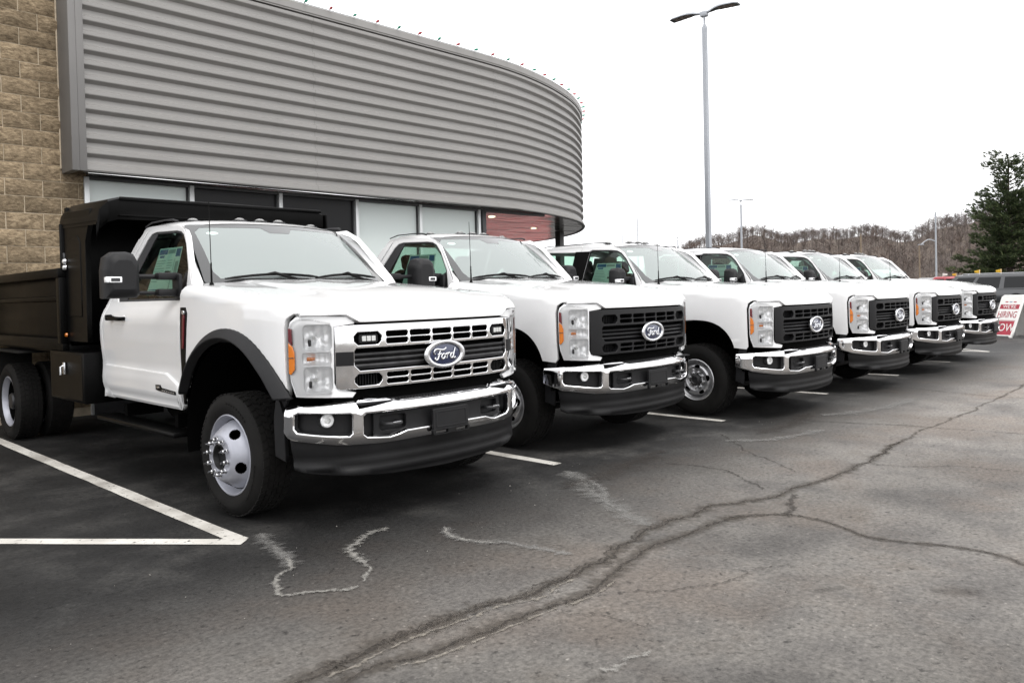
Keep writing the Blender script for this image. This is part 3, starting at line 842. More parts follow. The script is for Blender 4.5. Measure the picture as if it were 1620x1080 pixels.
    w = MB(); region(w, wo, [], wmap(), 'windshield_glass', .06, .001, .005)
    wo_ = P(w, 'windshield')
    fr = MB(); region(fr, wo, [[(-.70,.05),(.70,.05),(.735,.12),(.755,.62),(.70,.69),(.16,.685),(.10,.61),(-.10,.61),(-.16,.685),(-.70,.69),(-.755,.62),(-.735,.12)]], wmap(-.0015), 'frit', .05, .001, .003)
    box(fr, Vector(wmap(.05)(0,.63)), (.22,.08,.07), 'cab_trim', .02)          # sensor housing
    region(fr, ell(.05,.022,-.62,.60,16), [], wmap(-.001), 'paper', .03, .001, .002)
    P(fr, 'windshield_frit', wo_)
    for sg, x0, x1 in ((1,-.68,.05),(1,.02,.70)):
        m = MB(); W0 = wmap(-.020)
        pts = [W0(lerp(x0,x1,t), .028+.035*math.sin(pi*t)+.012*t) for t in [i/10 for i in range(11)]]
        tube(m, pts, [.006]+[.011]*9+[.006], 'gloss_black', 6)
        tube(m, [pts[4], Vector(pts[5])+Vector((0,-.012,.01)), W0(lerp(x0,x1,.75), .012), W0(x1-.02,-.012)], [.008,.014,.012,.012], 'gloss_black', 6)
        P(m, 'wiper')
    cw = MB(); rows = [[Vector(hood_pt(k,1.69))+Vector((0,-.02,-.014)) for k in kx], [Vector(wmap(.01)(k*.82,.0))+Vector((0,.02,-.004)) for k in kx]]
    grid(cw, rows, 'cab_trim'); P(cw, 'cowl')
    # ---- antenna on the kerb-side cowl
    an = MB(); bx = Vector((-.86,.52,1.513))
    tube(an, [bx, bx+Vector((0,0,.03))], [.022,.012], 'gloss_black', 10); tube(an, [bx+Vector((0,0,.03)), bx+Vector((0,.0,.17))], [.008,.006], 'gloss_black', 8)
    tube(an, [bx+Vector((0,0,.17)), bx+Vector((.0,.01,.60))], [.0032,.0026], 'gloss_black', 6)
    P(an, 'antenna')
    # ---- mirrors
    for sg in (-1, 1):
        me = MB(); ext = (.20 if sg < 0 else .27) if heavy else -.05
        ms = 1. if heavy else .84
        hx_, hy_ = -1.13-ext, .93
        hb = [(0,0),(.215,0),(.235,.02),(.235,.25),(.20,.315),(.15,.33),(.06,.325),(.015,.29),(0,.2)]
        z0 = 1.445 if heavy else 1.455
        rows = []
        for dy, s in ((-.085,.62),(-.075,.80),(-.055,.92),(-.02,.99),(.03,1),(.075,.97),(.08,.93)):
            cxx, czz = .118, .165
            rows.append([Vector((hx_+.118*(ms-1)+(-.118+cxx+(x-cxx)*s)*ms, hy_+dy*ms, z0+(czz+(z-czz)*s)*ms)) for x, z in densify(hb[::-1], .03)])
        rows = [r+[r[0]] for r in rows]
        grid(me, rows, 'black_plastic', flip=True); me.add(rows[0][:-1], [tuple(range(len(rows[0])-1))], 'black_plastic'); me.add(rows[-1][:-1], [tuple(reversed(range(len(rows[-1])-1)))], 'silver')
        mo = MB()
        for zz, r_ in ((1.60,.020),(1.482,.017)):
            tube(mo, [(-.955,.90,zz-.005),(hx_+.10,hy_+.02,zz)], [r_,r_*.85], 'black_plastic', 10)
            box(mo, (-1.02,.885,zz), (.16,.075,.052), 'black_plastic', .014)
        box(mo, (-.955,.87,1.53), (.03,.13,.17), 'black_plastic', .012)
        ml = MB(); box(ml, (hx_-.098, hy_-.052, 1.575), (.045,.05,.042), 'bezel', .008); box(ml, (hx_-.06, hy_-.079, 1.575), (.085,.02,.042), 'bezel', .006); box(ml, (hx_-.062, hy_-.088, 1.575), (.06,.008,.024), 'dark_metal', .003)
        if sg > 0: me, mo, ml = me.mirrored(), mo.mirrored(), ml.mirrored()
        m1 = P(me, 'mirror', ang=40); P(mo, 'mirror_arm', m1); P(ml, 'mirror_lamp', m1)
    # ---- interior
    m = MB(); box(m, (0,1.0,1.36), (1.62,.55,.22), 'cab_trim', .06); box(m, (.38,.86,1.47), (.42,.25,.12), 'cab_trim', .05); box(m, (0,1.55,.85), (1.8,1.5,.3), 'deep_black'); 
    P(m, 'dashboard')
    m = MB(); ctr = Vector((.40,1.18,1.40)); ax = Vector((0,-.85,.5)).normalized(); x_, y_ = frame_at(ax)
    ring = [ctr+(x_*math.cos(t)+y_*math.sin(t))*.18 for t in [2*pi*i/24 for i in range(25)]]
    tube(m, ring, .014, 'cab_trim', 6, caps=False); tube(m, [ring[0], ctr, ring[12]], .016, 'cab_trim', 6); tube(m, [ctr, ctr+ax*.2], .03, 'cab_trim', 8); P(m, 'steering_wheel')
    for x in (-.42,.40):
        m = MB(); box(m, (x,1.62,1.10), (.52,.5,.2), 'seat_cloth', .06); box(m, (x,1.90,1.40), (.50,.16,.62), 'seat_cloth', .06, Matrix.Rotation(-.2,3,'X')); box(m, (x,1.97,1.79), (.26,.11,.17), 'seat_cloth', .04, Matrix.Rotation(-.2,3,'X'))
        P(m, 'seat')
    # ---- chassis
    m = MB(); Y2 = 5.7 if heavy else 4.5
    for x in (-.43,.43): box(m, (x,(Y2-.75)/2,.58), (.09,Y2+.75,.20), 'deep_black', .01)
    box(m, (0,0,.40), (1.7,.12,.12), 'deep_black', .03); box(m, (0,.2,.75), (.75,1.3,.55), 'deep_black', .05); box(m, (0,-.72,.80), (1.45,.10,.55), 'deep_black', .02)
    tube(m, [(-.5,-.2,.34),(.6,-.2,.34)], .03, 'dark_metal', 8)
    P(m, 'chassis')
    m = MB()
    if heavy:
        box(m, (0,1.52,.455), (.18,1.55,.035), 'gloss_black', .01)
        for q in (-.5,.5): box(m, (.20,1.52+q,.52), (.3,.06,.10), 'deep_black')
        s1 = P(m, 'running_board'); s1.location = (-.98,0,0); s2 = P(m.mirrored(), 'running_board'); s2.location = (.98,0,0)
    # ---- wheels
    k = 'heavy' if heavy else 'light'; xw = -1.02 if heavy else -.95
    st_ = math.radians(2.0) if heavy else 0.
    for sg in (-1, 1): wheel_part(root, sg*abs(xw), 0, sg, k, RW, steer=st_)
    yr = 4.75 if heavy else 3.6
    for sg in (-1, 1):
        wheel_part(root, sg*(1.13 if heavy else .95), yr, sg, k, RW, dual=heavy)
        if heavy: wheel_part(root, sg*.84, yr, sg, k, RW, dual=True)
    # ---- bed
    if heavy: dump_body(root)
    else:
        m = MB(); ya = YB+.12; ye = YB+(2.5 if not long_ else 2.0)
        arch2 = [(y, z) for y, z in se(.50,.48,3.6,.60,2.6,pi,0,26)]
        region(m, LY([(ya,.66)]+[(3.1,.66)]+arch2+[(4.1,.66),(ye,.70),(ye,1.40),(ya,1.40)]), [], pmap(BODY, lambda a, v: .02+.02*sstep(1.3,1.4,v)), 'white_paint', .08, .008, .08); m.both()
        box(m, (0,(ya+ye)/2,.80), (1.85,ye-ya-.02,.05), 'deep_black'); box(m, (0,ya+.03,1.12), (1.85,.05,.55), 'white_paint', .01)
        bd = P(m, 'cargo_bed')
        t = MB(); box(t, (0,ye+.02,1.07), (1.6,.06,.62), 'white_paint', .015); P(t, 'tailgate', bd)
        t = MB(); box(t, (0,ye+.10,.58), (1.9,.16,.16), 'chrome', .03); P(t, 'rear_bumper')
        t = MB(); lathe(t, [(.60,-.98),(.60,-.5),(.1,-.5)], 'deep_black', c=(0,3.6,.5), n=24, a0=-.3, a1=pi+.3); P(t, 'rear_wheel_liner'); P(t.mirrored(), 'rear_wheel_liner')
    bpy.data.objects.remove(body)
    return root

def dump_body(root):
    Y0, Y1, XW = 2.94, 5.86, 1.08
    m = MB()
    # floor and sides with top rail, ribs
    box(m, (0,(Y0+Y1)/2,1.02), (2*XW-.02,Y1-Y0,.10), 'gloss_black', .01)
    b = m.build('dump_bed', root)
    for sg in (-1, 1):
        s = MB(); x = sg*XW
        box(s, (x-sg*.03,(Y0+Y1)/2,1.36), (.04,Y1-Y0,.62), 'gloss_black', .005)
        box(s, (x,(Y0+Y1)/2,1.70), (.13,Y1-Y0,.085), 'gloss_black', .012)
        box(s, (x+sg*.0,(Y0+Y1)/2,1.47), (.06,Y1-Y0-.02,.05), 'gloss_black', .02)
        box(s, (x+sg*.0,(Y0+Y1)/2,1.05), (.08,Y1-Y0-.02,.11), 'gloss_black', .012)
        for yy in (Y0+.05, Y1-.05): box(s, (x+sg*.012,yy,1.36), (.09,.10,.60), 'gloss_black', .01)
        tube(s, crom([(x,Y0+.10,1.74),(x,Y0+.07,1.86),(x,Y0+.02,1.86),(x,Y0+.02,1.75)],4), .014, 'dark_metal', 6)
        s.build('bed_side', b)
    s = MB(); box(s, (0,Y1-.03,1.38), (2*XW-.1,.05,.66), 'gloss_black', .006); s.build('tailgate', b)
    # headboard + cab shield
    s = MB(); box(s, (0,Y0+.03,1.66), (2*XW-.04,.06,1.26), 'gloss_black', .008)
    XS = 1.09
    prof = [(2.02,2.145),(2.005,2.20),(2.012,2.285),(2.04,2.30),(2.55,2.315),(Y0-.02,2.33),(Y0+.06,2.30)]
    rows = []
    xs = [-XS,-XS+.02,-XS+.07,-XS+.16,0,XS-.16,XS-.07,XS-.02,XS]; dz = [-.20,-.09,-.03,0,.01,0,-.03,-.09,-.20]
    for x, d in zip(xs, dz): rows.append([(x, y+(.06 if abs(x) > XS-.05 else 0), z+d) for y, z in prof])
    grid(s, rows, 'gloss_black', flip=True)
    s2 = [[(p[0], p[1]+.03 if j < 3 else p[1], p[2]-.03) for j, p in enumerate(r)] for r in rows]; grid(s, s2, 'gloss_black')
    tube(s, [(-XS+.16,2.003,2.285),(XS-.1,2.003,2.285)], .016, 'gloss_black', 8)
    tube(s, [(-XS+.16,2.03,2.15),(XS-.06,2.03,2.15)], .014, 'gloss_black', 8)
    box(s, (XS-.03,2.25,2.18), (.02,.5,.16), 'gloss_black', .004)
    sh = s.build('cab_shield', b, ang=25)
    for sg in (-1, 1):
        s = MB()
        pts = [(2.42,1.08),(Y0+.05,1.08),(Y0+.05,2.16),(2.9,2.24),(2.25,2.22),(2.32,2.08),(2.40,1.95)]
        region(s, [(-y, z) for y, z in pts], [], lambda u, v: (-XS+.01, -u, v), 'gloss_black', .2, .01, .04)
        region(s, [(-y, z) for y, z in [(2.52,1.30),(2.86,1.30),(2.86,1.92),(2.80,1.98),(2.60,2.02),(2.52,1.95)]], [], lambda u, v: (-XS+.004, -u, v), 'gloss_black', .2, .012, .02)
        # folded corner posts
        tube(s, [(-XS+.02,Y0+.06,1.06),(-XS+.02,Y0+.06,2.14)], .035, 'gloss_black', 8)
        for zz in (1.80,1.745):
            tube(s, [(-XS-.002,2.90,zz),(-XS-.020,2.90,zz)], [.026,.022], 'silver', 16); tube(s, [(-XS-.020,2.90,zz),(-XS-.026,2.90,zz)], [.018,.012], 'lamp_white', 12)
        tube(s, [(-XS-.002,2.92,1.14),(-XS-.016,2.92,1.14)], [.02,.016], 'amber', 12)
        if sg > 0: s = s.mirrored()
        s.build('headboard_side', b)
    # tool box under the bed
    for sg in (-1, 1):
        s = MB(); box(s, (-.90,2.86,.775), (.45,.92,.44), 'gloss_black', .015)
        region(s, [(-y, z) for y, z in rrect(2.44,3.28,.58,.975,.02)], [], lambda u, v: (-1.128, -u, v), 'gloss_black', .2, .006, .012)
        h = MB(); box(h, (-1.142,2.86,.845), (.02,.05,.11), 'silver', .008); tube(h, [(-1.15,2.86,.87),(-1.172,2.86,.86),(-1.172,2.86,.79)], .009, 'silver', 8)
        if sg > 0: s, h = s.mirrored(), h.mirrored()
        t = s.build('tool_box', root); h.build('tool_box_latch', t)
    # rear fender liners
    s = MB()
    for sg in (-1, 1):
        s = MB(); box(s, (sg*.97,4.75,.94), (.40,1.15,.02), 'rubber', .008); s.build('rear_fender', root)
        s = MB(); box(s, (sg*.97,5.33,.72), (.44,.015,.46), 'rubber', .004); s.build('mud_flap', root)
# ================================================================== SETTING
def struct(o): o['kind'] = 'structure'; return o
def nodes_of(name):
    m = bpy.data.materials.new(name); m.use_nodes = True; MATS[name] = m
    return m, m.node_tree.nodes, m.node_tree.links, m.node_tree.nodes['Principled BSDF']
def N_(n, t, **kw):
    o = n.new(t)
    for k, v in kw.items():
        if k in o.bl_rna.properties: setattr(o, k, v)
        else: o.inputs[k].default_value = v
    return o
def ramp(n, pts):
    r = n.new('ShaderNodeValToRGB'); e = r.color_ramp.elements
    while len(e) < len(pts): e.new(.5)
    for el, (p, c) in zip(e, pts): el.position = p; el.color = (*c, 1) if len(c) == 3 else c
    return r
# asphalt: older sealed coat in the bays, its colour deepened for under-truck shade, lighter worn lane on the camera side of the paving joint
def asphalt():
    m, n, l, p = nodes_of('asphalt')
    g = n.new('ShaderNodeNewGeometry'); sx = n.new('ShaderNodeSeparateXYZ'); l.new(g.outputs['Position'], sx.inputs[0])
    big = N_(n, 'ShaderNodeTexNoise', Scale=.35, Detail=5, Roughness=.6); l.new(g.outputs['Position'], big.inputs['Vector'])
    med = N_(n, 'ShaderNodeTexNoise', Scale=1.7, Detail=8, Roughness=.65); l.new(g.outputs['Position'], med.inputs['Vector'])
    fine = N_(n, 'ShaderNodeTexNoise', Scale=38, Detail=6, Roughness=.75); l.new(g.outputs['Position'], fine.inputs['Vector'])
    vor = N_(n, 'ShaderNodeTexVoronoi', Scale=95); l.new(g.outputs['Position'], vor.inputs['Vector'])
    # lane / bay split on Y with a wandering edge
    a = N_(n, 'ShaderNodeMath', operation='MULTIPLY_ADD'); a.inputs[1].default_value = 1.6; l.new(med.outputs[0], a.inputs[0]); l.new(sx.outputs['Y'], a.inputs[2])
    bay = N_(n, 'ShaderNodeMapRange', interpolation_type='SMOOTHSTEP'); bay.inputs['From Min'].default_value = 3.3; bay.inputs['From Max'].default_value = 4.9
    l.new(a.outputs[0], bay.inputs[0])
    lane0 = ramp(n, [(.32,(.078,.072,.067)),(.45,(.118,.110,.102)),(.57,(.160,.149,.136)),(.70,(.128,.114,.100))]); l.new(med.outputs[0], lane0.inputs[0])
    wrm = N_(n, 'ShaderNodeTexNoise', Scale=.9, Detail=7, Roughness=.62); wv = N_(n, 'ShaderNodeVectorMath', operation='ADD'); wv.inputs[1].default_value = (31.7,8.3,2.1); l.new(g.outputs['Position'], wv.inputs[0]); l.new(wv.outputs[0], wrm.inputs['Vector'])
    wr = N_(n, 'ShaderNodeMapRange', interpolation_type='SMOOTHSTEP'); wr.inputs['From Min'].default_value = .44; wr.inputs['From Max'].default_value = .66; wr.inputs['To Max'].default_value = .8; l.new(wrm.outputs[0], wr.inputs[0])
    lane = N_(n, 'ShaderNodeMix', data_type='RGBA'); l.new(wr.outputs[0], lane.inputs[0]); l.new(lane0.outputs[0], lane.inputs[6]); lane.inputs[7].default_value = (.128,.108,.092,1)
    bayc = ramp(n, [(.30,(.010,.010,.010)),(.5,(.024,.0235,.023)),(.68,(.056,.054,.051))]); l.new(med.outputs[0], bayc.inputs[0])
    mixa = N_(n, 'ShaderNodeMix', data_type='RGBA'); l.new(bay.outputs[0], mixa.inputs[0]); l.new(lane.outputs[2], mixa.inputs[6]); l.new(bayc.outputs[0], mixa.inputs[7])
    # wide darker / lighter areas
    b2 = N_(n, 'ShaderNodeMapRange'); b2.inputs['From Min'].default_value = .3; b2.inputs['From Max'].default_value = .7; b2.inputs['To Min'].default_value = .62; b2.inputs['To Max'].default_value = 1.3
    l.new(big.outputs[0], b2.inputs[0])
    # whole ground runs from darker to paler along X
    far = N_(n, 'ShaderNodeMapRange'); far.inputs['From Min'].default_value = 2; far.inputs['From Max'].default_value = 11; far.inputs['To Min'].default_value = .80; far.inputs['To Max'].default_value = 1.45
    l.new(sx.outputs['X'], far.inputs[0])
    mm = N_(n, 'ShaderNodeMath', operation='MULTIPLY'); l.new(b2.outputs[0], mm.inputs[0]); l.new(far.outputs[0], mm.inputs[1])
    f2 = N_(n, 'ShaderNodeMapRange'); f2.inputs['From Min'].default_value = .25; f2.inputs['From Max'].default_value = .75; f2.inputs['To Min'].default_value = .35; f2.inputs['To Max'].default_value = 1.65
    l.new(fine.outputs[0], f2.inputs[0])
    m3 = N_(n, 'ShaderNodeMath', operation='MULTIPLY'); l.new(mm.outputs[0], m3.inputs[0]); l.new(f2.outputs[0], m3.inputs[1])
    # scattered pale stones and dark pits
    sp = N_(n, 'ShaderNodeMapRange'); sp.inputs['From Min'].default_value = .90; sp.inputs['From Max'].default_value = 1.0; sp.inputs['To Max'].default_value = .9
    l.new(vor.outputs['Color'], sp.inputs[0])
    pit = N_(n, 'ShaderNodeTexNoise', Scale=21, Detail=3, Roughness=.6); l.new(g.outputs['Position'], pit.inputs['Vector'])
    pr = N_(n, 'ShaderNodeMapRange'); pr.inputs['From Min'].default_value = .30; pr.inputs['From Max'].default_value = .40; pr.inputs['To Min'].default_value = .45; l.new(pit.outputs[0], pr.inputs[0])
    m4 = N_(n, 'ShaderNodeMath', operation='MULTIPLY'); l.new(m3.outputs[0], m4.inputs[0]); l.new(pr.outputs[0], m4.inputs[1])
    m5 = N_(n, 'ShaderNodeMath', operation='ADD'); l.new(m4.outputs[0], m5.inputs[0]); l.new(sp.outputs[0], m5.inputs[1])
    sc_ = N_(n, 'ShaderNodeVectorMath', operation='SCALE'); l.new(mixa.outputs[2], sc_.inputs[0]); l.new(m5.outputs[0], sc_.inputs['Scale'])
    # beyond the lot: dull winter grass
    ln = N_(n, 'ShaderNodeVectorMath', operation='LENGTH'); l.new(g.outputs['Position'], ln.inputs[0])
    gr = N_(n, 'ShaderNodeMapRange'); gr.inputs['From Min'].default_value = 105; gr.inputs['From Max'].default_value = 125; l.new(ln.outputs['Value'], gr.inputs[0])
    mg = N_(n, 'ShaderNodeMix', data_type='RGBA'); l.new(gr.outputs[0], mg.inputs[0]); l.new(sc_.outputs[0], mg.inputs[6]); mg.inputs[7].default_value = (.10,.095,.06,1)
    l.new(mg.outputs[2], p.inputs['Base Color'])
    rg = N_(n, 'ShaderNodeMapRange'); rg.inputs['To Min'].default_value = .55; rg.inputs['To Max'].default_value = .85; l.new(med.outputs[0], rg.inputs[0]); l.new(rg.outputs[0], p.inputs['Roughness'])
    p.inputs['Specular IOR Level'].default_value = .22
    hb = N_(n, 'ShaderNodeMath', operation='MULTIPLY_ADD'); hb.inputs[1].default_value = .35; l.new(vor.outputs['Distance'], hb.inputs[0]); l.new(fine.outputs[0], hb.inputs[2])
    hb2 = N_(n, 'ShaderNodeMath', operation='MULTIPLY_ADD'); hb2.inputs[1].default_value = .6; l.new(pr.outputs[0], hb2.inputs[0]); l.new(hb.outputs[0], hb2.inputs[2])
    bp = N_(n, 'ShaderNodeBump', Strength=.45, Distance=.005); l.new(hb2.outputs[0], bp.inputs['Height']); l.new(bp.outputs[0], p.inputs['Normal'])
asphalt()
g = MB()
gs = [-900,-300,-100,-30,0,15,30,60,100,180,300,420,900]
grid(g, [[(x,y,0) for x in gs] for y in gs], 'asphalt')
struct(g.build('parking_lot'))

def paint_mat():
    m, n, l, p = nodes_of('line_paint'); g = n.new('ShaderNodeNewGeometry')
    t = N_(n, 'ShaderNodeTexNoise', Scale=22, Detail=8, Roughness=.7); l.new(g.outputs['Position'], t.inputs['Vector'])
    t2 = N_(n, 'ShaderNodeTexNoise', Scale=3, Detail=5); l.new(g.outputs['Position'], t2.inputs['Vector'])
    c = ramp(n, [(.32,(.34,.32,.29)),(.5,(.52,.50,.46)),(.65,(.62,.60,.56))]); l.new(t2.outputs[0], c.inputs[0]); l.new(c.outputs[0], p.inputs['Base Color'])
    p.inputs['Roughness'].default_value = .8
    a = N_(n, 'ShaderNodeMapRange'); a.inputs['From Min'].default_value = .33; a.inputs['From Max'].default_value = .42; l.new(t.outputs[0], a.inputs[0])
    l.new(a.outputs[0], p.inputs['Alpha'])
    b = N_(n, 'ShaderNodeBump', Strength=.4, Distance=.002); l.new(t.outputs[0], b.inputs['Height']); l.new(b.outputs[0], p.inputs['Normal'])
paint_mat()
def ribbon_mat(name, col, thr, sc1=14, soft=.12, rough=.8, amt=1.0, bump=0):
    """ragged-edged mark on the ground: alpha from the across coordinate broken by noise"""
    m, n, l, p = nodes_of(name); g = n.new('ShaderNodeNewGeometry')
    at = N_(n, 'ShaderNodeAttribute', attribute_name='across')
    t = N_(n, 'ShaderNodeTexNoise', Scale=sc1, Detail=8, Roughness=.7); l.new(g.outputs['Position'], t.inputs['Vector'])
    ab = N_(n, 'ShaderNodeMath', operation='ABSOLUTE'); l.new(at.outputs['Fac'], ab.inputs[0])
    s = N_(n, 'ShaderNodeMath', operation='SUBTRACT'); l.new(t.outputs[0], s.inputs[0]); 
    k = N_(n, 'ShaderNodeMath', operation='MULTIPLY'); k.inputs[1].default_value = .5; l.new(ab.outputs[0], k.inputs[0]); l.new(k.outputs[0], s.inputs[1])
    r = N_(n, 'ShaderNodeMapRange'); r.inputs['From Min'].default_value = thr-soft; r.inputs['From Max'].default_value = thr+soft; r.inputs['To Max'].default_value = amt; l.new(s.outputs[0], r.inputs[0])
    l.new(r.outputs[0], p.inputs['Alpha']); p.inputs['Roughness'].default_value = rough; p.inputs['Specular IOR Level'].default_value = .2
    t2 = N_(n, 'ShaderNodeTexNoise', Scale=45, Detail=5); l.new(g.outputs['Position'], t2.inputs['Vector'])
    c = ramp(n, [(.3,tuple(v*.6 for v in col)),(.7,tuple(min(1,v*1.3) for v in col))]); l.new(t2.outputs[0], c.inputs[0]); l.new(c.outputs[0], p.inputs['Base Color'])
ribbon_mat('crack_dark', (.045,.039,.034), .26, 26, .10, amt=.58)
ribbon_mat('crack_fill', (.075,.064,.053), .22, 12, .22, amt=.5)
ribbon_mat('crack_rubble', (.26,.235,.20), .44, 24, .07, amt=.6)
ribbon_mat('salt_residue', (.22,.215,.205), .30, 11, .24, amt=.55)
ribbon_mat('salt_edge', (.27,.26,.24), .36, 26, .14, amt=.7)
ribbon_mat('oil_mark', (.050,.042,.036), .28, 12, .26, amt=.35)
ZL = [.004]
from mathutils import noise as mnoise
def ribbon(name, pts, w, m, z=None, jit=.25, n=10, wig=0.):
    P = crom([(x, y, 0) for x, y in pts], n); rows = []; at = []
    if z is None: ZL[0] += .00012; z = ZL[0]
    if wig:
        P = [p+Vector((mnoise.noise(p*5)*.5+mnoise.noise(p*19)*.3+mnoise.noise(p*60)*.18, mnoise.noise(p*5+Vector((9,9,0)))+mnoise.noise(p*19+Vector((7,3,0)))*.6+mnoise.noise(p*60+Vector((2,5,0)))*.35, 0))*wig for p in P]
    for i, p in enumerate(P):
        d = (P[min(i+1,len(P)-1)]-P[max(0,i-1)]).normalized(); nn = Vector((-d.y, d.x, 0))
        ww = (w[0] if isinstance(w, tuple) else w)*(1+R.uniform(-jit, jit)); o = R.uniform(-jit, jit)*.25*ww
        if isinstance(w, tuple): ww = lerp(w[0], w[1], i/len(P))*(1+R.uniform(-jit, jit))
        e = min(1, i/4+.15, (len(P)-1-i)/4+.15)
        rows.append([p+nn*(o+ww*k*e)+Vector((0,0,z)) for k in (-1,-.5,0,.5,1)]); at += [-1,-.5,0,.5,1]
    b = MB(); grid(b, rows, m, flip=True); me = b.mesh(name)
    A = me.attributes.new('across', 'FLOAT', 'POINT'); A.data.foreach_set('value', at)
    o = bpy.data.objects.new(name, me); COL.objects.link(o); return struct(o)
main1 = [(-1.2,2.66),(.2,2.62),(1.0,2.60),(1.57,2.59),(1.72,2.59),(1.9,2.61),(2.09,2.61),(2.26,2.59),(2.48,2.58),(2.7,2.50),(2.85,2.54),(3.01,2.53),(3.33,2.56),(3.56,2.61),(3.91,2.68),(4.2,2.65),(4.58,2.64),(4.81,2.52),(5.06,2.45),(5.42,2.43),(5.77,2.37),(6.15,2.37),(6.54,2.37),(7.54,2.45),(8.25,2.48),(10.12,2.44),(14,2.5),(20,2.45)]
main1far, main1 = main1[-6:], main1[:-4]
main2 = [(-1,2.52),(.6,2.50),(1.61,2.47),(1.8,2.47),(1.95,2.41),(2.24,2.39),(2.54,2.37),(2.86,2.33),(3.09,2.37),(3.35,2.44),(3.65,2.49),(3.96,2.45),(4.34,2.43),(4.51,2.36),(4.66,2.21),(4.69,2.02),(4.62,1.82),(4.54,1.66),(4.57,1.47),(4.64,1.27),(4.66,1.11),(4.63,1.0),(4.52,.8),(4.6,.3),(4.5,-.8)]
ribbon('crack_band', main1far, .026, 'crack_fill', jit=.5, n=20, wig=.05); ribbon('crack_band', main1, (.085,.05), 'crack_fill', jit=.5, n=14, wig=.03); ribbon('crack_band', main2[:14], .07, 'crack_fill', jit=.5); ribbon('crack_band', main2[12:], .04, 'crack_fill', jit=.5)
ribbon('pavement_crack', main1, (.016,.010), 'crack_dark', jit=.8, n=26, wig=.035); ribbon('pavement_crack', main2, .012, 'crack_dark', jit=.8, n=26, wig=.03)
ribbon('pavement_crack', [(x,y+.03) for x,y in main1[3:16]], .007, 'crack_dark', jit=.8, n=26, wig=.06)
ribbon('crack_rubble', [(x, y-.05) for x, y in main1[3:12]], .035, 'crack_rubble', jit=.6); ribbon('crack_rubble', [(x, y-.045) for x, y in main2[3:9]], .03, 'crack_rubble', jit=.6)
for pts, w in (([(5.47,3.6),(5.56,3.3),(5.51,3.04),(5.28,2.74),(5.16,2.57)],.022),([(6.9,3.9),(6.81,3.79),(6.28,3.28),(6.08,2.98),(5.8,2.66)],.018),([(4.64,2.15),(4.96,2.28),(5.18,2.38)],.05),([(6.44,2.33),(6.49,2.07),(6.74,1.75),(6.8,1.46),(7.0,.6)],.022),([(8.1,3.6),(8.26,3.18),(8.41,2.68),(8.46,2.19),(8.54,1.69),(8.7,0.4)],.03),([(11.5,3.6),(11.2,2.4),(11.6,1.0),(11.5,-1)],.03),([(3.0,2.2),(3.3,1.95),(3.6,1.9),(3.85,1.75)],.012),([(2.6,2.3),(2.7,2.1),(2.72,1.9)],.010)):
    ribbon('pavement_crack', pts, w*.6, 'crack_dark', jit=.8, n=30, wig=.05)
for pts, w, m in (([(2.33,4.42),(2.29,4.3),(2.26,4.15),(2.2,3.9),(2.13,3.71)],.07,'salt_residue'),([(2.2,3.9),(2.13,3.71),(1.99,3.62),(1.89,3.43),(1.98,3.35),(2.11,3.26),(2.22,3.22)],.035,'salt_edge'),([(2.9,3.89),(2.76,3.92),(2.56,3.78),(2.47,3.66),(2.44,3.48)],.06,'salt_edge'),([(2.44,3.5),(2.38,3.36),(2.26,3.24)],.03,'salt_edge'),
    ([(3.13,3.66),(3.04,3.44),(3.06,3.29),(3.15,3.15),(3.2,2.93),(3.24,2.73)],.05,'salt_residue'),([(3.13,3.66),(3.04,3.44),(3.06,3.29),(3.15,3.15)],.03,'salt_edge'),([(4.75,4.05),(4.6,3.75),(4.41,3.57),(4.22,3.25),(4.06,2.97),(3.93,2.72)],.12,'salt_residue'),([(4.66,3.94),(4.54,3.57),(4.26,3.28)],.05,'salt_residue'),
    ([(6.6,3.7),(6.9,3.4),(7.2,3.3),(7.7,3.2)],.09,'salt_residue'),([(8.5,3.6),(9.3,3.3),(10.5,3.2)],.14,'salt_residue'),([(2.31,1.83),(2.35,1.78),(2.45,1.78),(2.55,1.74)],.03,'salt_edge'),([(1.7,2.0),(1.85,1.9),(2.05,1.86)],.02,'salt_residue'),
    ([(3.55,1.55),(3.62,1.50),(3.70,1.48)],.03,'oil_mark'),([(2.2,1.8),(2.25,1.78),(2.29,1.77)],.03,'oil_mark'),([(3.9,1.15),(3.98,1.05),(4.06,.98)],.06,'oil_mark'),([(5.9,3.9),(5.0,3.75),(4.3,3.7)],.16,'oil_mark'),([(8.6,3.75),(7.8,3.6),(7.1,3.62)],.16,'oil_mark')):
    ribbon('ground_stain', pts, w, m, jit=.45, n=14, wig=.028)
# parking bay lines
X1, Y1L, SP = 2.189, 4.271, 2.722
def flat_poly(name, pts, m, z=.0035):
    b = MB(); region(b, pts, [], lambda u, v: (u, v, z), m, .25, .001, .001); return struct(b.build(name))
def wob(x0, y0, x1, y1, w):
    n = 24; a = []; b = []
    d = Vector((x1-x0, y1-y0, 0)).normalized(); nn = Vector((-d.y, d.x, 0))
    for i in range(n+1):
        p = Vector((lerp(x0,x1,i/n), lerp(y0,y1,i/n), 0)); k = R.uniform(-.004,.004)
        a.append(tuple((p+nn*(w/2+k))[:2])); b.append(tuple((p-nn*(w/2+R.uniform(-.004,.004)))[:2]))
    return a+b[::-1]
for i in range(7): flat_poly('parking_line', wob(X1+SP*i, Y1L+(.12 if i in (0,) else 0), X1+SP*i, 10.2, .105), 'line_paint')
flat_poly('hatch_line', wob(2.19,4.34,-2.6,10.2,.105), 'line_paint', .0045)
flat_poly('hatch_line', wob(18.55,4.30,23.3,10.2,.105), 'line_paint', .0045)
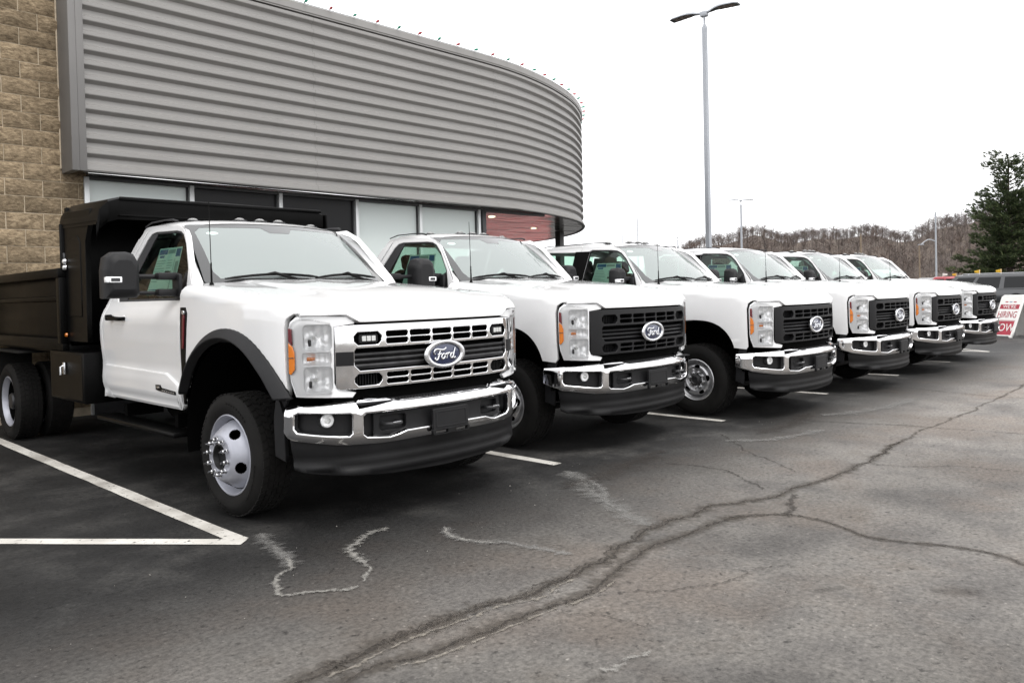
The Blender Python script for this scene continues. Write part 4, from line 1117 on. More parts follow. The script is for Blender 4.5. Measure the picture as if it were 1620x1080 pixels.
# stones and grit lying about, geometry at real size
sm_ = MB()
mat('grit', (.22,.21,.19), .9, var=(40,.4))
for i in range(260):
    x = R.uniform(.6, 9); y = R.uniform(.6, 4.2); s = R.uniform(.003,.008)
    o = [Vector((x+s*R.uniform(-1,1), y+s*R.uniform(-1,1), .002)) for k in range(4)]
    c = Vector((x, y, .002+s)); sm_.add(o+[c], [(0,1,4),(1,2,4),(2,3,4),(3,0,4)], 'grit')
tag(sm_.build('loose_grit'), kind='stuff')

# ================================================================== SHOWROOM BUILDING
mat('metal_siding', (.27,.262,.252), .48, metal=.2, var=(.8,.05), bump=(3,.03,.02))
mat('siding_trim', (.17,.165,.16), .5, metal=.15, var=(1.5,.06))
mat('seam_dark', (.10,.095,.09), .6)
mat('aluminium', (.62,.63,.63), .4, metal=.5, var=(4,.06))
mat('dark_frame', (.03,.03,.032), .45)
mat('soffit_metal', (.46,.44,.42), .17, metal=.85, var=(1.2,.08))
mat('column_dark', (.035,.032,.03), .5, var=(4,.2))
mat('mortar', (.50,.42,.31), .95, var=(14,.15), bump=(60,.4,.004))
def block_mat():
    m, n, l, p = nodes_of('split_block'); tc = n.new('ShaderNodeTexCoord'); oi = n.new('ShaderNodeObjectInfo')
    ad = N_(n, 'ShaderNodeVectorMath', operation='ADD'); l.new(tc.outputs['Object'], ad.inputs[0])
    cb = n.new('ShaderNodeCombineXYZ'); k = N_(n, 'ShaderNodeMath', operation='MULTIPLY'); k.inputs[1].default_value = 57; l.new(oi.outputs['Random'], k.inputs[0])
    for q in range(3): l.new(k.outputs[0], cb.inputs[q])
    l.new(cb.outputs[0], ad.inputs[1])
    mp = N_(n, 'ShaderNodeMapping'); mp.inputs['Scale'].default_value = (1, 1, 2.0); mp.inputs['Rotation'].default_value = (0,.5,0); l.new(ad.outputs[0], mp.inputs[0])
    t = N_(n, 'ShaderNodeTexNoise', Scale=17, Detail=9, Roughness=.72); l.new(mp.outputs[0], t.inputs['Vector'])
    t2 = N_(n, 'ShaderNodeTexNoise', Scale=4, Detail=4); l.new(mp.outputs[0], t2.inputs['Vector'])
    c = ramp(n, [(.30,(.085,.062,.040)),(.45,(.215,.163,.105)),(.58,(.33,.255,.165)),(.74,(.50,.405,.285))])
    l.new(t.outputs[0], c.inputs[0])
    r = N_(n, 'ShaderNodeMapRange'); r.inputs['To Min'].default_value = .72; r.inputs['To Max'].default_value = 1.2; l.new(oi.outputs['Random'], r.inputs[0])
    r2 = N_(n, 'ShaderNodeMapRange'); r2.inputs['From Min'].default_value = .3; r2.inputs['From Max'].default_value = .7; r2.inputs['To Min'].default_value = .75; r2.inputs['To Max'].default_value = 1.15; l.new(t2.outputs[0], r2.inputs[0])
    mu = N_(n, 'ShaderNodeMath', operation='MULTIPLY'); l.new(r.outputs[0], mu.inputs[0]); l.new(r2.outputs[0], mu.inputs[1])
    s = N_(n, 'ShaderNodeVectorMath', operation='SCALE'); l.new(c.outputs[0], s.inputs[0]); l.new(mu.outputs[0], s.inputs['Scale']); l.new(s.outputs[0], p.inputs['Base Color'])
    p.inputs['Roughness'].default_value = .95; p.inputs['Specular IOR Level'].default_value = .2
    b = N_(n, 'ShaderNodeBump', Strength=1.0, Distance=.018); l.new(t.outputs[0], b.inputs['Height']); l.new(b.outputs[0], p.inputs['Normal'])
block_mat()
WY = 10.915
bld = empty('showroom_building', (3.2, WY, 0), 'showroom building with grey ribbed metal band curving to the right over glass', 'building')
def BP(mb, nm, parent=bld, ang=32):
    o = mb.build(nm, parent, None, ang)
    if parent is bld: o.location = (-3.2, -WY, 0)
    return o
# -- block wall: courses of 0.2032, one course line at z = 1.931, head joint at X(26px,y426)
m = MB(); box(m, ((-.9+3.555)/2, WY+.158, 2.95), (3.555+.9, .30, 5.9), 'mortar')
m2 = m; wall = BP(m, 'block_wall')
variants = []
for v in range(6):
    b = MB(); NX, NZ = 6, 4; rows = []
    for j in range(NZ+1):
        row = []
        for i in range(NX+1):
            e = (i in (0, NX)) or (j in (0, NZ)); d = R.uniform(-.003,.003) if e else -R.uniform(.004,.026)
            row.append((lerp(-.1972,.1972,i/NX), d, lerp(-.0962,.0962,j/NZ)))
        rows.append(row)
    grid(b, rows, 'split_block')
    edge = rows[0]+[r[-1] for r in rows[1:]]+rows[-1][-2::-1]+[r[0] for r in rows[-2:0:-1]]
    grid(b, [[(x, .03, z) for x, y, z in edge+[edge[0]]], edge+[edge[0]]], 'split_block')
    variants.append(b.mesh('block', 60))
half = []
ZC, XJ = 1.9309, 2.62
cnt = 0
for c in range(-9, 20):
    z = ZC+.2032*(c+.5)
    off = .2032 if c % 2 else 0.
    x = XJ+off-.4064*8
    while x < 3.56:
        xc = x+.2032
        if -.85 < xc-.2 and cnt < 290:
            o = bpy.data.objects.new('block', variants[R.randrange(6)]); COL.objects.link(o); o.parent = wall
            o.location = (xc, WY+R.uniform(-.003,.003), z)
            if xc+.2 > 3.55:
                s = max(.12, (3.55-(xc-.2))/.4); o.scale.x = s; o.location.x = (xc-.2+3.55)/2
            cnt += 1
        x += .4064
# -- metal band
ZB, ZT, YF = 3.06, 5.86, 10.57
plan = [(3.30,YF),(6.0,YF),(8.5,YF),(10.3,YF+.005),(11.25,10.645),(12.1,10.81),(12.95,11.06),(14.03,11.50),(15.1,12.15),(16.0,12.90),(16.9,13.85),(17.55,14.80),(18.15,16.0),(18.52,17.2),(18.70,18.5),(18.75,20.2),(18.75,23)]
pc = crom([(x,y,0) for x,y in plan], 14)
ss = [0]
for a, b in zip(pc, pc[1:]): ss.append(ss[-1]+(b-a).length)
def pl(s):
    s = max(0, min(ss[-1]-1e-6, s)); lo, hi = 0, len(ss)-1
    while hi-lo > 1:
        k = (lo+hi)//2
        if ss[k] <= s: lo = k
        else: hi = k
    t = (s-ss[lo])/(ss[hi]-ss[lo]); p = pc[lo].lerp(pc[hi], t)
    d = (pc[min(hi+1,len(pc)-1)]-pc[max(lo-1,0)]).normalized(); return p, Vector((d.y, -d.x, 0))
def s_at_x(X):
    for i in range(len(pc)-1):
        if pc[i].x <= X <= pc[i+1].x: return ss[i]+(ss[i+1]-ss[i])*(X-pc[i].x)/max(1e-9, pc[i+1].x-pc[i].x)
    return ss[-1]
PIT = .1825
prof = [(ZB,.030),(ZB+.045,.030)]
z = ZB+.048
for k in range(15):
    # going up: outer face, bright shoulder sloping in, recess, dark underside sloping out
    prof += [(z,.016),(z+.040,.016),(z+.068,-.034),(z+.126,-.042),(z+.134,-.040),(z+.168,.012),(z+.178,.016)]
    z += PIT
prof += [(z+.003,-.02),(ZT-.135,-.02)]
cuts = [0, s_at_x(6.70), s_at_x(10.62), s_at_x(13.95), s_at_x(17.2), ss[-1]]
for a, b in zip(cuts, cuts[1:]):
    m = MB(); n = max(8, int((b-a)/.16)); rows = []
    for z, o in prof:
        row = []
        for i in range(n+1):
            s = lerp(a+.0015, b-.0015, i/n); p, q = pl(s); row.append((p.x+q.x*o, p.y+q.y*o, z))
        rows.append(row)
    grid(m, rows, 'metal_siding'); BP(m, 'metal_panel', ang=20)
m = MB(); n = 160
bk = []
for o, zz in ((-.06,ZB),(-.06,ZT)): bk.append([(pl(lerp(0,ss[-1],i/n))[0]+pl(lerp(0,ss[-1],i/n))[1]*o)+Vector((0,0,zz)) for i in range(n+1)])
grid(m, bk, 'seam_dark')
cp = []
for o, zz in ((-.03,ZT-.135),(.030,ZT-.133),(.030,ZT-.110),(.036,ZT-.108),(.040,ZT),(.02,ZT+.012),(-.30,ZT+.012)): cp.append([(pl(lerp(0,ss[-1],i/n))[0]+pl(lerp(0,ss[-1],i/n))[1]*o)+Vector((0,0,zz)) for i in range(n+1)])
grid(m, cp, 'metal_siding'); BP(m, 'roof_coping', ang=20)
m = MB(); ci = [(pl(lerp(0,ss[-1],i/n))[0]+pl(lerp(0,ss[-1],i/n))[1]*.0365)+Vector((0,0,0)) for i in range(n+1)]
grid(m, [[p+Vector((0,0,ZT-.113)) for p in ci],[p+Vector((0,0,ZT-.104)) for p in ci]], 'seam_dark'); BP(m, 'coping_joint')
m = MB(); lo_ = []
for o, zz in ((-.02,ZB-.004),(.045,ZB-.006),(.050,ZB+.012),(.032,ZB+.016)): lo_.append([(pl(lerp(0,ss[-1],i/n))[0]+pl(lerp(0,ss[-1],i/n))[1]*o)+Vector((0,0,zz)) for i in range(n+1)])
grid(m, lo_, 'siding_trim'); BP(m, 'drip_edge', ang=20)
m = MB(); box(m, (3.285,(YF-.065+WY)/2,(ZB+ZT)/2), (.085,WY-YF+.065,ZT-ZB+.02), 'siding_trim', .006); box(m, (3.37,YF-.045,(ZB+ZT)/2), (.085,.04,ZT-ZB+.014), 'siding_trim', .004); BP(m, 'end_trim')
m = MB(); tube(m, [(3.236,WY-.004,ZB+.05),(3.238,WY-.004,4.0),(3.234,WY-.004,5.0),(3.238,WY-.004,5.85)], [.012,.009,.012,.01], 'mortar', 6); BP(m, 'sealant_bead')
# roof deck and unseen walls behind
deck = [(p.x-q.x*.08, p.y-q.y*.08) for p, q in [pl(ss[-1]*i/60) for i in range(61)]]+[(3.4,23)]
m = MB(); region(m, deck, [], lambda u, v: (u, v, 5.62), 'seam_dark', 1.2, .004, .1); BP(m, 'roof_deck')
m = MB(); box(m, (-.9,14.5,2.95), (.3,7,5.9), 'mortar'); BP(m, 'side_wall')
# -- soffit planks of polished metal running along X
ya, yb_ = YF-.02, 23
w = .20; y = ya
k = 0
while y < 20.5:
    # x extent inside the band
    xr = 18.7
    for i in range(len(pc)-1):
        if pc[i].y <= y <= pc[i+1].y and pc[i].x > 10: xr = pc[i].x+(pc[i+1].x-pc[i].x)*(y-pc[i].y)/max(1e-9,pc[i+1].y-pc[i].y)
    x0 = 3.32 if y < WY+.1 else 10.55
    if y < 10.66: xr = 11.2
    m = MB(); tx = R.uniform(-.03,.03)
    x1 = xr-.02
    yy2 = y+w-.006
    xr2 = xr
    for i in range(len(pc)-1):
        if pc[i].y <= yy2 <= pc[i+1].y and pc[i].x > 10: xr2 = pc[i].x
    N = 24
    rows = [[(lerp(x0,x1,i/N), y, ZB+.004+.002*math.sin(i*.9+k)) for i in range(N+1)], [(lerp(x0,xr2-.02,i/N), yy2, ZB+.004+tx*w*.6+.002*math.sin(i*.8+k*2)) for i in range(N+1)]]
    grid(m, rows, 'soffit_metal', flip=True)
    grid(m, [rows[1], [(p[0], p[1], p[2]+.02) for p in rows[1]]], 'seam_dark')
    BP(m, 'soffit_plank'); y += w; k += 1
deck2 = [(x, y) for x, y in deck if x > 10.6]
m = MB(); region(m, deck2[:-1]+[(18.6,23),(10.6,23)], [], lambda u, v: (u, v, ZB+.10), 'seam_dark', 1.2, .004, .05); BP(m, 'soffit_backing')
mat('lamp_glow', (1,.9,.75), .5, emis=((1,.86,.62),5))
for x, y in ((11.75,11.9),(14.7,13.4)):
    m = MB(); lathe(m, [(.11,ZB-.004),(.095,ZB-.012),(.08,ZB-.006)], 'aluminium', c=(x,y,0), axis='Z', n=24); lathe(m, [(.08,ZB-.006),(0,ZB-.007)], 'lamp_glow', c=(x,y,0), axis='Z', n=24); BP(m, 'recessed_light')
m = MB(); box(m, (15.92,13.60,1.53), (.17,.17,3.06), 'column_dark', .008); BP(m, 'column')
# -- storefront
glass('store_glass', (.35,.42,.40), 1.5, rough=.0)
def film_mat(name, col, rough):
    mat(name, col, rough, spec=.5, coat=.6, coat_r=.02, var=(.6,.04))
film_mat('white_blind_glass', (.60,.66,.64), .5)
mat('dark_pane', (.012,.012,.013), .28, spec=.18)
MUL = [3.52,4.88,6.25,7.64,8.99,10.42]
HZ = 3.035
for x in MUL:
    m = MB(); box(m, (x,WY+.02,HZ/2), (.062,.11,HZ), 'aluminium', .004); box(m, (x-.043,WY+.05,HZ/2), (.024,.06,HZ-.02), 'dark_frame', .002); BP(m, 'mullion')
m = MB(); box(m, ((3.52+12.3)/2,WY+.03,HZ+.0), (12.3-3.52,.10,.05), 'dark_frame', .003); BP(m, 'window_header')
m = MB(); box(m, ((3.52+12.3)/2,WY+.03,.15), (12.3-3.52,.14,.30), 'dark_frame', .003); BP(m, 'window_sill')
for i in range(5):
    m = MB(); dark = i in (1,2)
    x0, x1 = MUL[i]+.034, MUL[i+1]-.056
    box(m, ((x0+x1)/2,WY+.05,1.655), (x1-x0,.012,2.71), 'dark_pane' if dark else 'white_blind_glass'); BP(m, 'window_pane')
m = MB(); box(m, (10.53,WY+.03,HZ/2), (.10,.16,HZ), 'dark_frame', .004); BP(m, 'door_jamb')
m = MB(); box(m, (10.55,13.5,1.5), (.12,5,3.0), 'dark_frame'); BP(m, 'return_wall')
# string of lights along the coping
mat('bulb_red', (.45,.02,.03), .25, coat=1); mat('bulb_green', (.01,.30,.18), .25, coat=1); mat('wire_green', (.02,.04,.03), .5)
st = empty('string_lights', (5, YF, ZT), 'string of red and green holiday bulbs clipped along the roof edge of the ribbed band', 'string lights')
m = MB(); tube(m, [(pl(s)[0]+pl(s)[1]*.02)+Vector((0,0,ZT+.02)) for s in [i*.16 for i in range(int(ss[-1]/.16))]], .005, 'wire_green', 4)
o = m.build('wire', st); o.location = (-5,-YF,-ZT)
bm_ = {}
for nm in ('bulb_red','bulb_green'):
    b = MB(); lathe(b, [(.0,-.075),(.014,-.06),(.022,-.026),(.016,.0),(.010,.004),(.010,.024),(0,.026)], nm, axis='Y', n=8); bm_[nm] = b.mesh('bulb')
s = .6; k = 0
while s < ss[-1]-.2:
    p, q = pl(s); o = bpy.data.objects.new('bulb', bm_['bulb_red' if k % 2 else 'bulb_green']); COL.objects.link(o); o.parent = st
    o.location = (p.x+q.x*.055-5, p.y+q.y*.055-YF, .035); o.rotation_euler = (R.uniform(-.25,.1), R.uniform(-.2,.2), math.atan2(q.x, -q.y)+R.uniform(-.2,.2)); s += .44; k += 1
# ================================================================== BACKGROUND
mat('galvanised', (.40,.42,.45), .5, metal=.3, var=(2,.06))
mat('fixture_dark', (.045,.05,.045), .5, var=(5,.2))
mat('led_panel', (.16,.13,.11), .5, var=(30,.3))
mat('wood_pole', (.22,.17,.12), .9, var=(3,.2))
def light_pole(name, x, y, h, rz, w, label, span=1.05, detail=True):
    o = empty(name, (x, y, 0), label, 'light pole', 'twin-head lamp posts on the lot', rz)
    m = MB(); v = []
    rows = []
    for z, k in ((0,1.25),(.02,1.25),(.021,1),(h-.55,.82),(h-.50,.86),(h-.42,.86),(h-.38,.80)):
        a = w/2*k; c = a*.72; rows.append([(-c,-a,z),(c,-a,z),(a,-c,z),(a,c,z),(c,a,z),(-c,a,z),(-a,c,z),(-a,-c,z),(-c,-a,z)])
    grid(m, rows, 'galvanised'); tube(m, [(0,0,h-.42),(0,0,h-.30),(0,0,h-.06)], [w*.42,w*.2,w*.2], 'galvanised', 10)
    m.build('shaft', o)
    m = MB(); box(m, (0,0,h-.02), (.22,.16,.16), 'galvanised', .03); m.build('head_bracket', o)
    for sg in (-1, 1):
        m = MB(); rows = []
        for t, wd, zz, th in ((.07,.09,0.,.05),(.20,.12,.02,.06),(.34,.20,.05,.07),(.48,.30,.055,.075),(.65,.34,.05,.07),(.95,.34,.03,.055),(span-.04,.32,.02,.045),(span,.28,.015,.03)):
            rows.append([(sg*t, -wd/2, h+zz), (sg*t, -wd/2*.8, h+zz+th*.7), (sg*t, 0, h+zz+th), (sg*t, wd/2*.8, h+zz+th*.7), (sg*t, wd/2, h+zz), (sg*t, wd/2*.92, h+zz-.012), (sg*t, -wd/2*.92, h+zz-.012), (sg*t, -wd/2, h+zz)])
        grid(m, rows, 'galvanised' , flip=sg < 0)
        m.add(rows[-1][:-1], [tuple(range(7)) if sg > 0 else tuple(reversed(range(7)))], 'fixture_dark'); 
        f = m.build('lamp_head', o)
        p = MB()
        for i in range(3):
            box(p, (sg*(.52+.17*i), 0, h+.036-.010*i), (.15,.27,.012), 'led_panel', .004)
        grid(p, [[(sg*.20,-.05,h+.003),(sg*.20,.05,h+.003)],[(sg*.34,-.09,h+.034),(sg*.34,.09,h+.034)],[(sg*.48,-.14,h+.040),(sg*.48,.14,h+.040)],[(sg*.95,-.155,h+.014),(sg*.95,.155,h+.014)],[(sg*(span-.02),-.14,h+.004),(sg*(span-.02),.14,h+.004)]], 'fixture_dark', flip=sg > 0)
        p.build('lamp_underside', f)
    return o
light_pole('lamp_post', 20.6, 11.90, 9.42, math.radians(-86), .155, 'tall grey twin-head lamp post rising from the lot behind the third and fourth trucks')
light_pole('lamp_post', 62.8, 33.1, 9.05, math.radians(-50), .17, 'distant grey twin-head lamp post before the wooded hill, right of the tall near one')
light_pole('lamp_post', 99.7, 62.6, 9.2, math.radians(-50), .20, 'faint far-off twin-head lamp post at the left end of the hill')
def simple_pole(x, y, h, r, m_, label, arm=None, cat='pole', grp='thin far poles'):
    o = empty('utility_pole', (x, y, 0), label, cat, grp)
    m = MB(); tube(m, [(0,0,0),(0,0,h)], [r, r*.7], m_, 8); m.build('shaft', o)
    if arm:
        m = MB(); tube(m, crom([(0,0,arm[2]),(arm[0]*.5,arm[1]*.5,arm[2]+.25),(arm[0],arm[1],arm[3])], 5), r*.5, m_, 6); m.build('arm', o)
        m = MB(); box(m, (arm[0],arm[1],arm[3]-.02), (.25,.7,.12), 'galvanised', .03); m.build('fixture', o)
    return o
simple_pole(109.4, 31.0, 10.6, .13, 'galvanised', 'tall thin grey pole with a long side arm in front of the hill', (-1.2,1.4,6.9,6.55), 'street light')
simple_pole(107.9, 32.5, 6.5, .11, 'wood_pole', 'short thin pole standing under the tip of the long side arm')
simple_pole(102.7, 37.8, 8.05, .15, 'wood_pole', 'plain brown utility pole before the hill above the fifth truck')
simple_pole(83.2, 58.1, 10.7, .08, 'galvanised', 'hair-thin pale mast against white sky right of the showroom')
simple_pole(84.6, 61.5, 9.4, .07, 'galvanised', 'hair-thin pale mast nearest the showroom against white sky')
# hill with bare woods
def hillz(x, y):
    # skyline along bearing, crest about 500 m out
    b = math.degrees(math.atan2(y, x)); d = math.hypot(x, y)
    H = itp([(-40,58),(0,57),(10.5,54),(13,49.5),(15,44),(17,40),(21,42),(23,41),(25.5,43),(27.5,44),(30.5,40),(32.2,35),(33.5,24),(35,12),(38,6),(60,5)], b)-12
    t = sstep(300, 505, d); u = 1-sstep(505, 900, d)*.6
    return H*t*u+1.5*math.sin(b*1.7)*t+1.2*math.sin(d*.05+b)*t
m, n, l, p = nodes_of('leaf_litter'); t = N_(n, 'ShaderNodeTexNoise', Scale=.05, Detail=8); g = n.new('ShaderNodeNewGeometry'); l.new(g.outputs['Position'], t.inputs['Vector'])
c = ramp(n, [(.3,(.075,.058,.048)),(.55,(.11,.085,.068)),(.75,(.14,.11,.085))]); l.new(t.outputs[0], c.inputs[0]); l.new(c.outputs[0], p.inputs['Base Color']); p.inputs['Roughness'].default_value = 1
hm = MB(); rows = []
for i in range(34):
    d = 285+i*19; rows.append([(d*math.cos(math.radians(b)), d*math.sin(math.radians(b)), hillz(d*math.cos(math.radians(b)), d*math.sin(math.radians(b)))-.3) for b in [-20+j*1.0 for j in range(66)]])
grid(hm, rows, 'leaf_litter', flip=False); struct(hm.build('hill'))
for nm, cc in (('bare_twigs',(.135,.108,.098)),('bare_trunk',(.22,.195,.18)),('bare_twigs_warm',(.155,.112,.092)),('bare_twigs_dark',(.10,.082,.074))): mat(nm, cc, 1.0, spec=.1, var=(.3,.3))
def tri_strip(mb, a, b, ra, rb, m):
    d = (b-a); s = Vector((d.y, -d.x, 0)); s = s.normalized() if s.length > 1e-6 else Vector((R.uniform(-1,1), R.uniform(-1,1), 0)).normalized()
    s2 = Vector((-s.y, s.x, 0))
    for v in (s, s2): mb.add([a-v*ra, a+v*ra, b+v*rb, b-v*rb], [(0,1,2,3)], m)
def bare_tree(h, tw):
    b = MB(); lean = Vector((R.uniform(-.6,.6), R.uniform(-.6,.6), h*.72)); tri_strip(b, Vector((0,0,0)), lean, .13, .04, 'bare_trunk')
    for i in range(20):
        u = R.uniform(.28,1); a = R.uniform(0,2*pi); ln = h*R.uniform(.18,.36)*(1.15-u*.55)
        p0 = lean*u; p1 = p0+Vector((math.cos(a)*ln*.8, math.sin(a)*ln*.8, ln*.62))
        tri_strip(b, p0, p1, .045, .018, 'bare_trunk' if i % 4 == 0 else tw)
        for q in range(7):
            s = p0.lerp(p1, R.uniform(.3,1)); a2 = a+R.uniform(-1.4,1.4); l2 = ln*R.uniform(.25,.6)
            e = s+Vector((math.cos(a2)*l2*.7, math.sin(a2)*l2*.7, l2*R.uniform(.2,1))); sd_ = Vector((R.uniform(-1,1), R.uniform(-1,1), .2)).normalized()*.035
            b.add([s-sd_, s+sd_, e], [(0,1,2)], tw)
    return b
import numpy as np
TM = ['bare_twigs','bare_trunk','bare_twigs_warm','bare_twigs_dark']
temps = []
for i in range(8):
    b = bare_tree(R.uniform(8.5,12.5), R.choice(['bare_twigs','bare_twigs','bare_twigs_warm','bare_twigs_dark']))
    tri = []; tm = []
    for f, k in zip(b.f, b.m):
        mi_ = TM.index(b.mats[k]); tri.append(f[:3]); tm.append(mi_)
        if len(f) == 4: tri.append((f[0], f[2], f[3])); tm.append(mi_)
    temps.append((np.array([tuple(v) for v in b.v]), np.array(tri), np.array(tm)))
VV, FF, MM, o_ = [], [], [], 0
for i in range(3000):
    b = R.uniform(6, 36); d = 300+235*R.random()**.75
    x, y = d*math.cos(math.radians(b)), d*math.sin(math.radians(b)); z = hillz(x, y)-.4
    if z < 1 and d > 320: continue
    v, f, k = R.choice(temps); a = R.uniform(0,2*pi); s = R.uniform(.5,1.0); c_, s_ = math.cos(a)*s*1.3, math.sin(a)*s*1.3
    VV.append(np.stack([x+v[:,0]*c_-v[:,1]*s_, y+v[:,0]*s_+v[:,1]*c_, z+v[:,2]*s], 1)); FF.append(f+o_); MM.append(k); o_ += len(v)
VV, FF, MM = np.concatenate(VV), np.concatenate(FF), np.concatenate(MM)
me = bpy.data.meshes.new('bare_woods'); me.vertices.add(len(VV)); me.vertices.foreach_set('co', VV.astype(np.float32).ravel())
me.loops.add(len(FF)*3); me.loops.foreach_set('vertex_index', FF.astype(np.int32).ravel())
me.polygons.add(len(FF)); me.polygons.foreach_set('loop_start', np.arange(0, len(FF)*3, 3, dtype=np.int32))
for k in TM: me.materials.append(MATS[k])
me.polygons.foreach_set('material_index', MM.astype(np.int32)); me.update(calc_edges=True)
o = bpy.data.objects.new('bare_woods', me); COL.objects.link(o); tag(o, kind='stuff')
# brush line at the foot of the hill / edge of the lot
br = MB()
for i in range(1500):
    b = R.uniform(8, 34); d = R.uniform(118, 170); x, y = d*math.cos(math.radians(b)), d*math.sin(math.radians(b)); h = R.uniform(.6,2.2)
    for q in range(3):
        a = R.uniform(0,2*pi); tri_strip(br, Vector((x,y,0)), Vector((x+math.cos(a)*h*.5, y+math.sin(a)*h*.5, h)), .10, .03, R.choice(['bare_twigs','bare_twigs_warm','bare_twigs_dark']))
tag(br.build('roadside_brush'), kind='stuff')
# pine
mat('needles', (.055,.080,.030), .75, var=(.6,.35)); mat('needles_pale', (.10,.125,.045), .75, var=(.6,.3)); mat('needles_deep', (.028,.045,.018), .8, var=(.6,.3)); mat('bark', (.07,.055,.045), .95, var=(3,.3), bump=(12,.5,.03))  # three needle greens, mixed at random over the crown
pine = empty('pine_tree', (69.6, 14.6, 0), 'tall dark green pine with an open ragged top behind the grey vehicle', 'tree')
tk = MB(); tube(tk, crom([(0,0,0),(.05,.0,3),(-.05,.05,7),(.08,0,10.8)],4), [lerp(.28,.03,i/12) for i in range(13)], 'bark', 10); tk.build('trunk', pine)
cr_ = MB(); lim = MB()
def tuft(p, d, s):
    for k in range(9):
        v = (d+Vector((R.uniform(-1,1),R.uniform(-1,1),R.uniform(-.6,.9)))*.75).normalized()*s*R.uniform(.6,1.2)
        w = v.cross(Vector((R.uniform(-1,1),R.uniform(-1,1),R.uniform(-1,1)))).normalized()*s*.10
        cr_.add([p-w, p+w, p+v], [(0,1,2)], R.choice(['needles','needles','needles_pale','needles_deep']))
z = 1.2
while z < 10.5:
    t = (z-1.2)/10; Lm = lerp(4.6, .9, t**.9)*R.uniform(.75,1.1)
    nb = 7 if t < .6 else 5
    a0 = R.uniform(0,2*pi)
    for k in range(nb):
        a = a0+2*pi*k/nb+R.uniform(-.35,.35); l_ = Lm*R.uniform(.6,1.15); up = R.uniform(-.04,.16)+t*.75
        pts = crom([(0,0,z),(math.cos(a)*l_*.5, math.sin(a)*l_*.5, z+l_*.5*up),(math.cos(a)*l_, math.sin(a)*l_, z+l_*up*1.2+.15)],4)
        tube(lim, pts, [lerp(.06,.012,i/(len(pts)-1))*(1-.5*t) for i in range(len(pts))], 'bark', 4, caps=False)
        dens = 1.0 if t < .62 else .55
        for q in range(int((22+l_*22)*dens)):
            u = R.uniform(.22,1)**.8; p_ = pts[min(len(pts)-1, int(u*(len(pts)-1)))]+Vector((R.uniform(-.4,.4)*(.4+u), R.uniform(-.4,.4)*(.4+u), R.uniform(-.12,.18)))
            tuft(p_, Vector((math.cos(a),math.sin(a),.5)), R.uniform(.22,.40))
    z += lerp(.42,.62,t)
cr_.build('crown', pine); lim.build('limbs', pine)
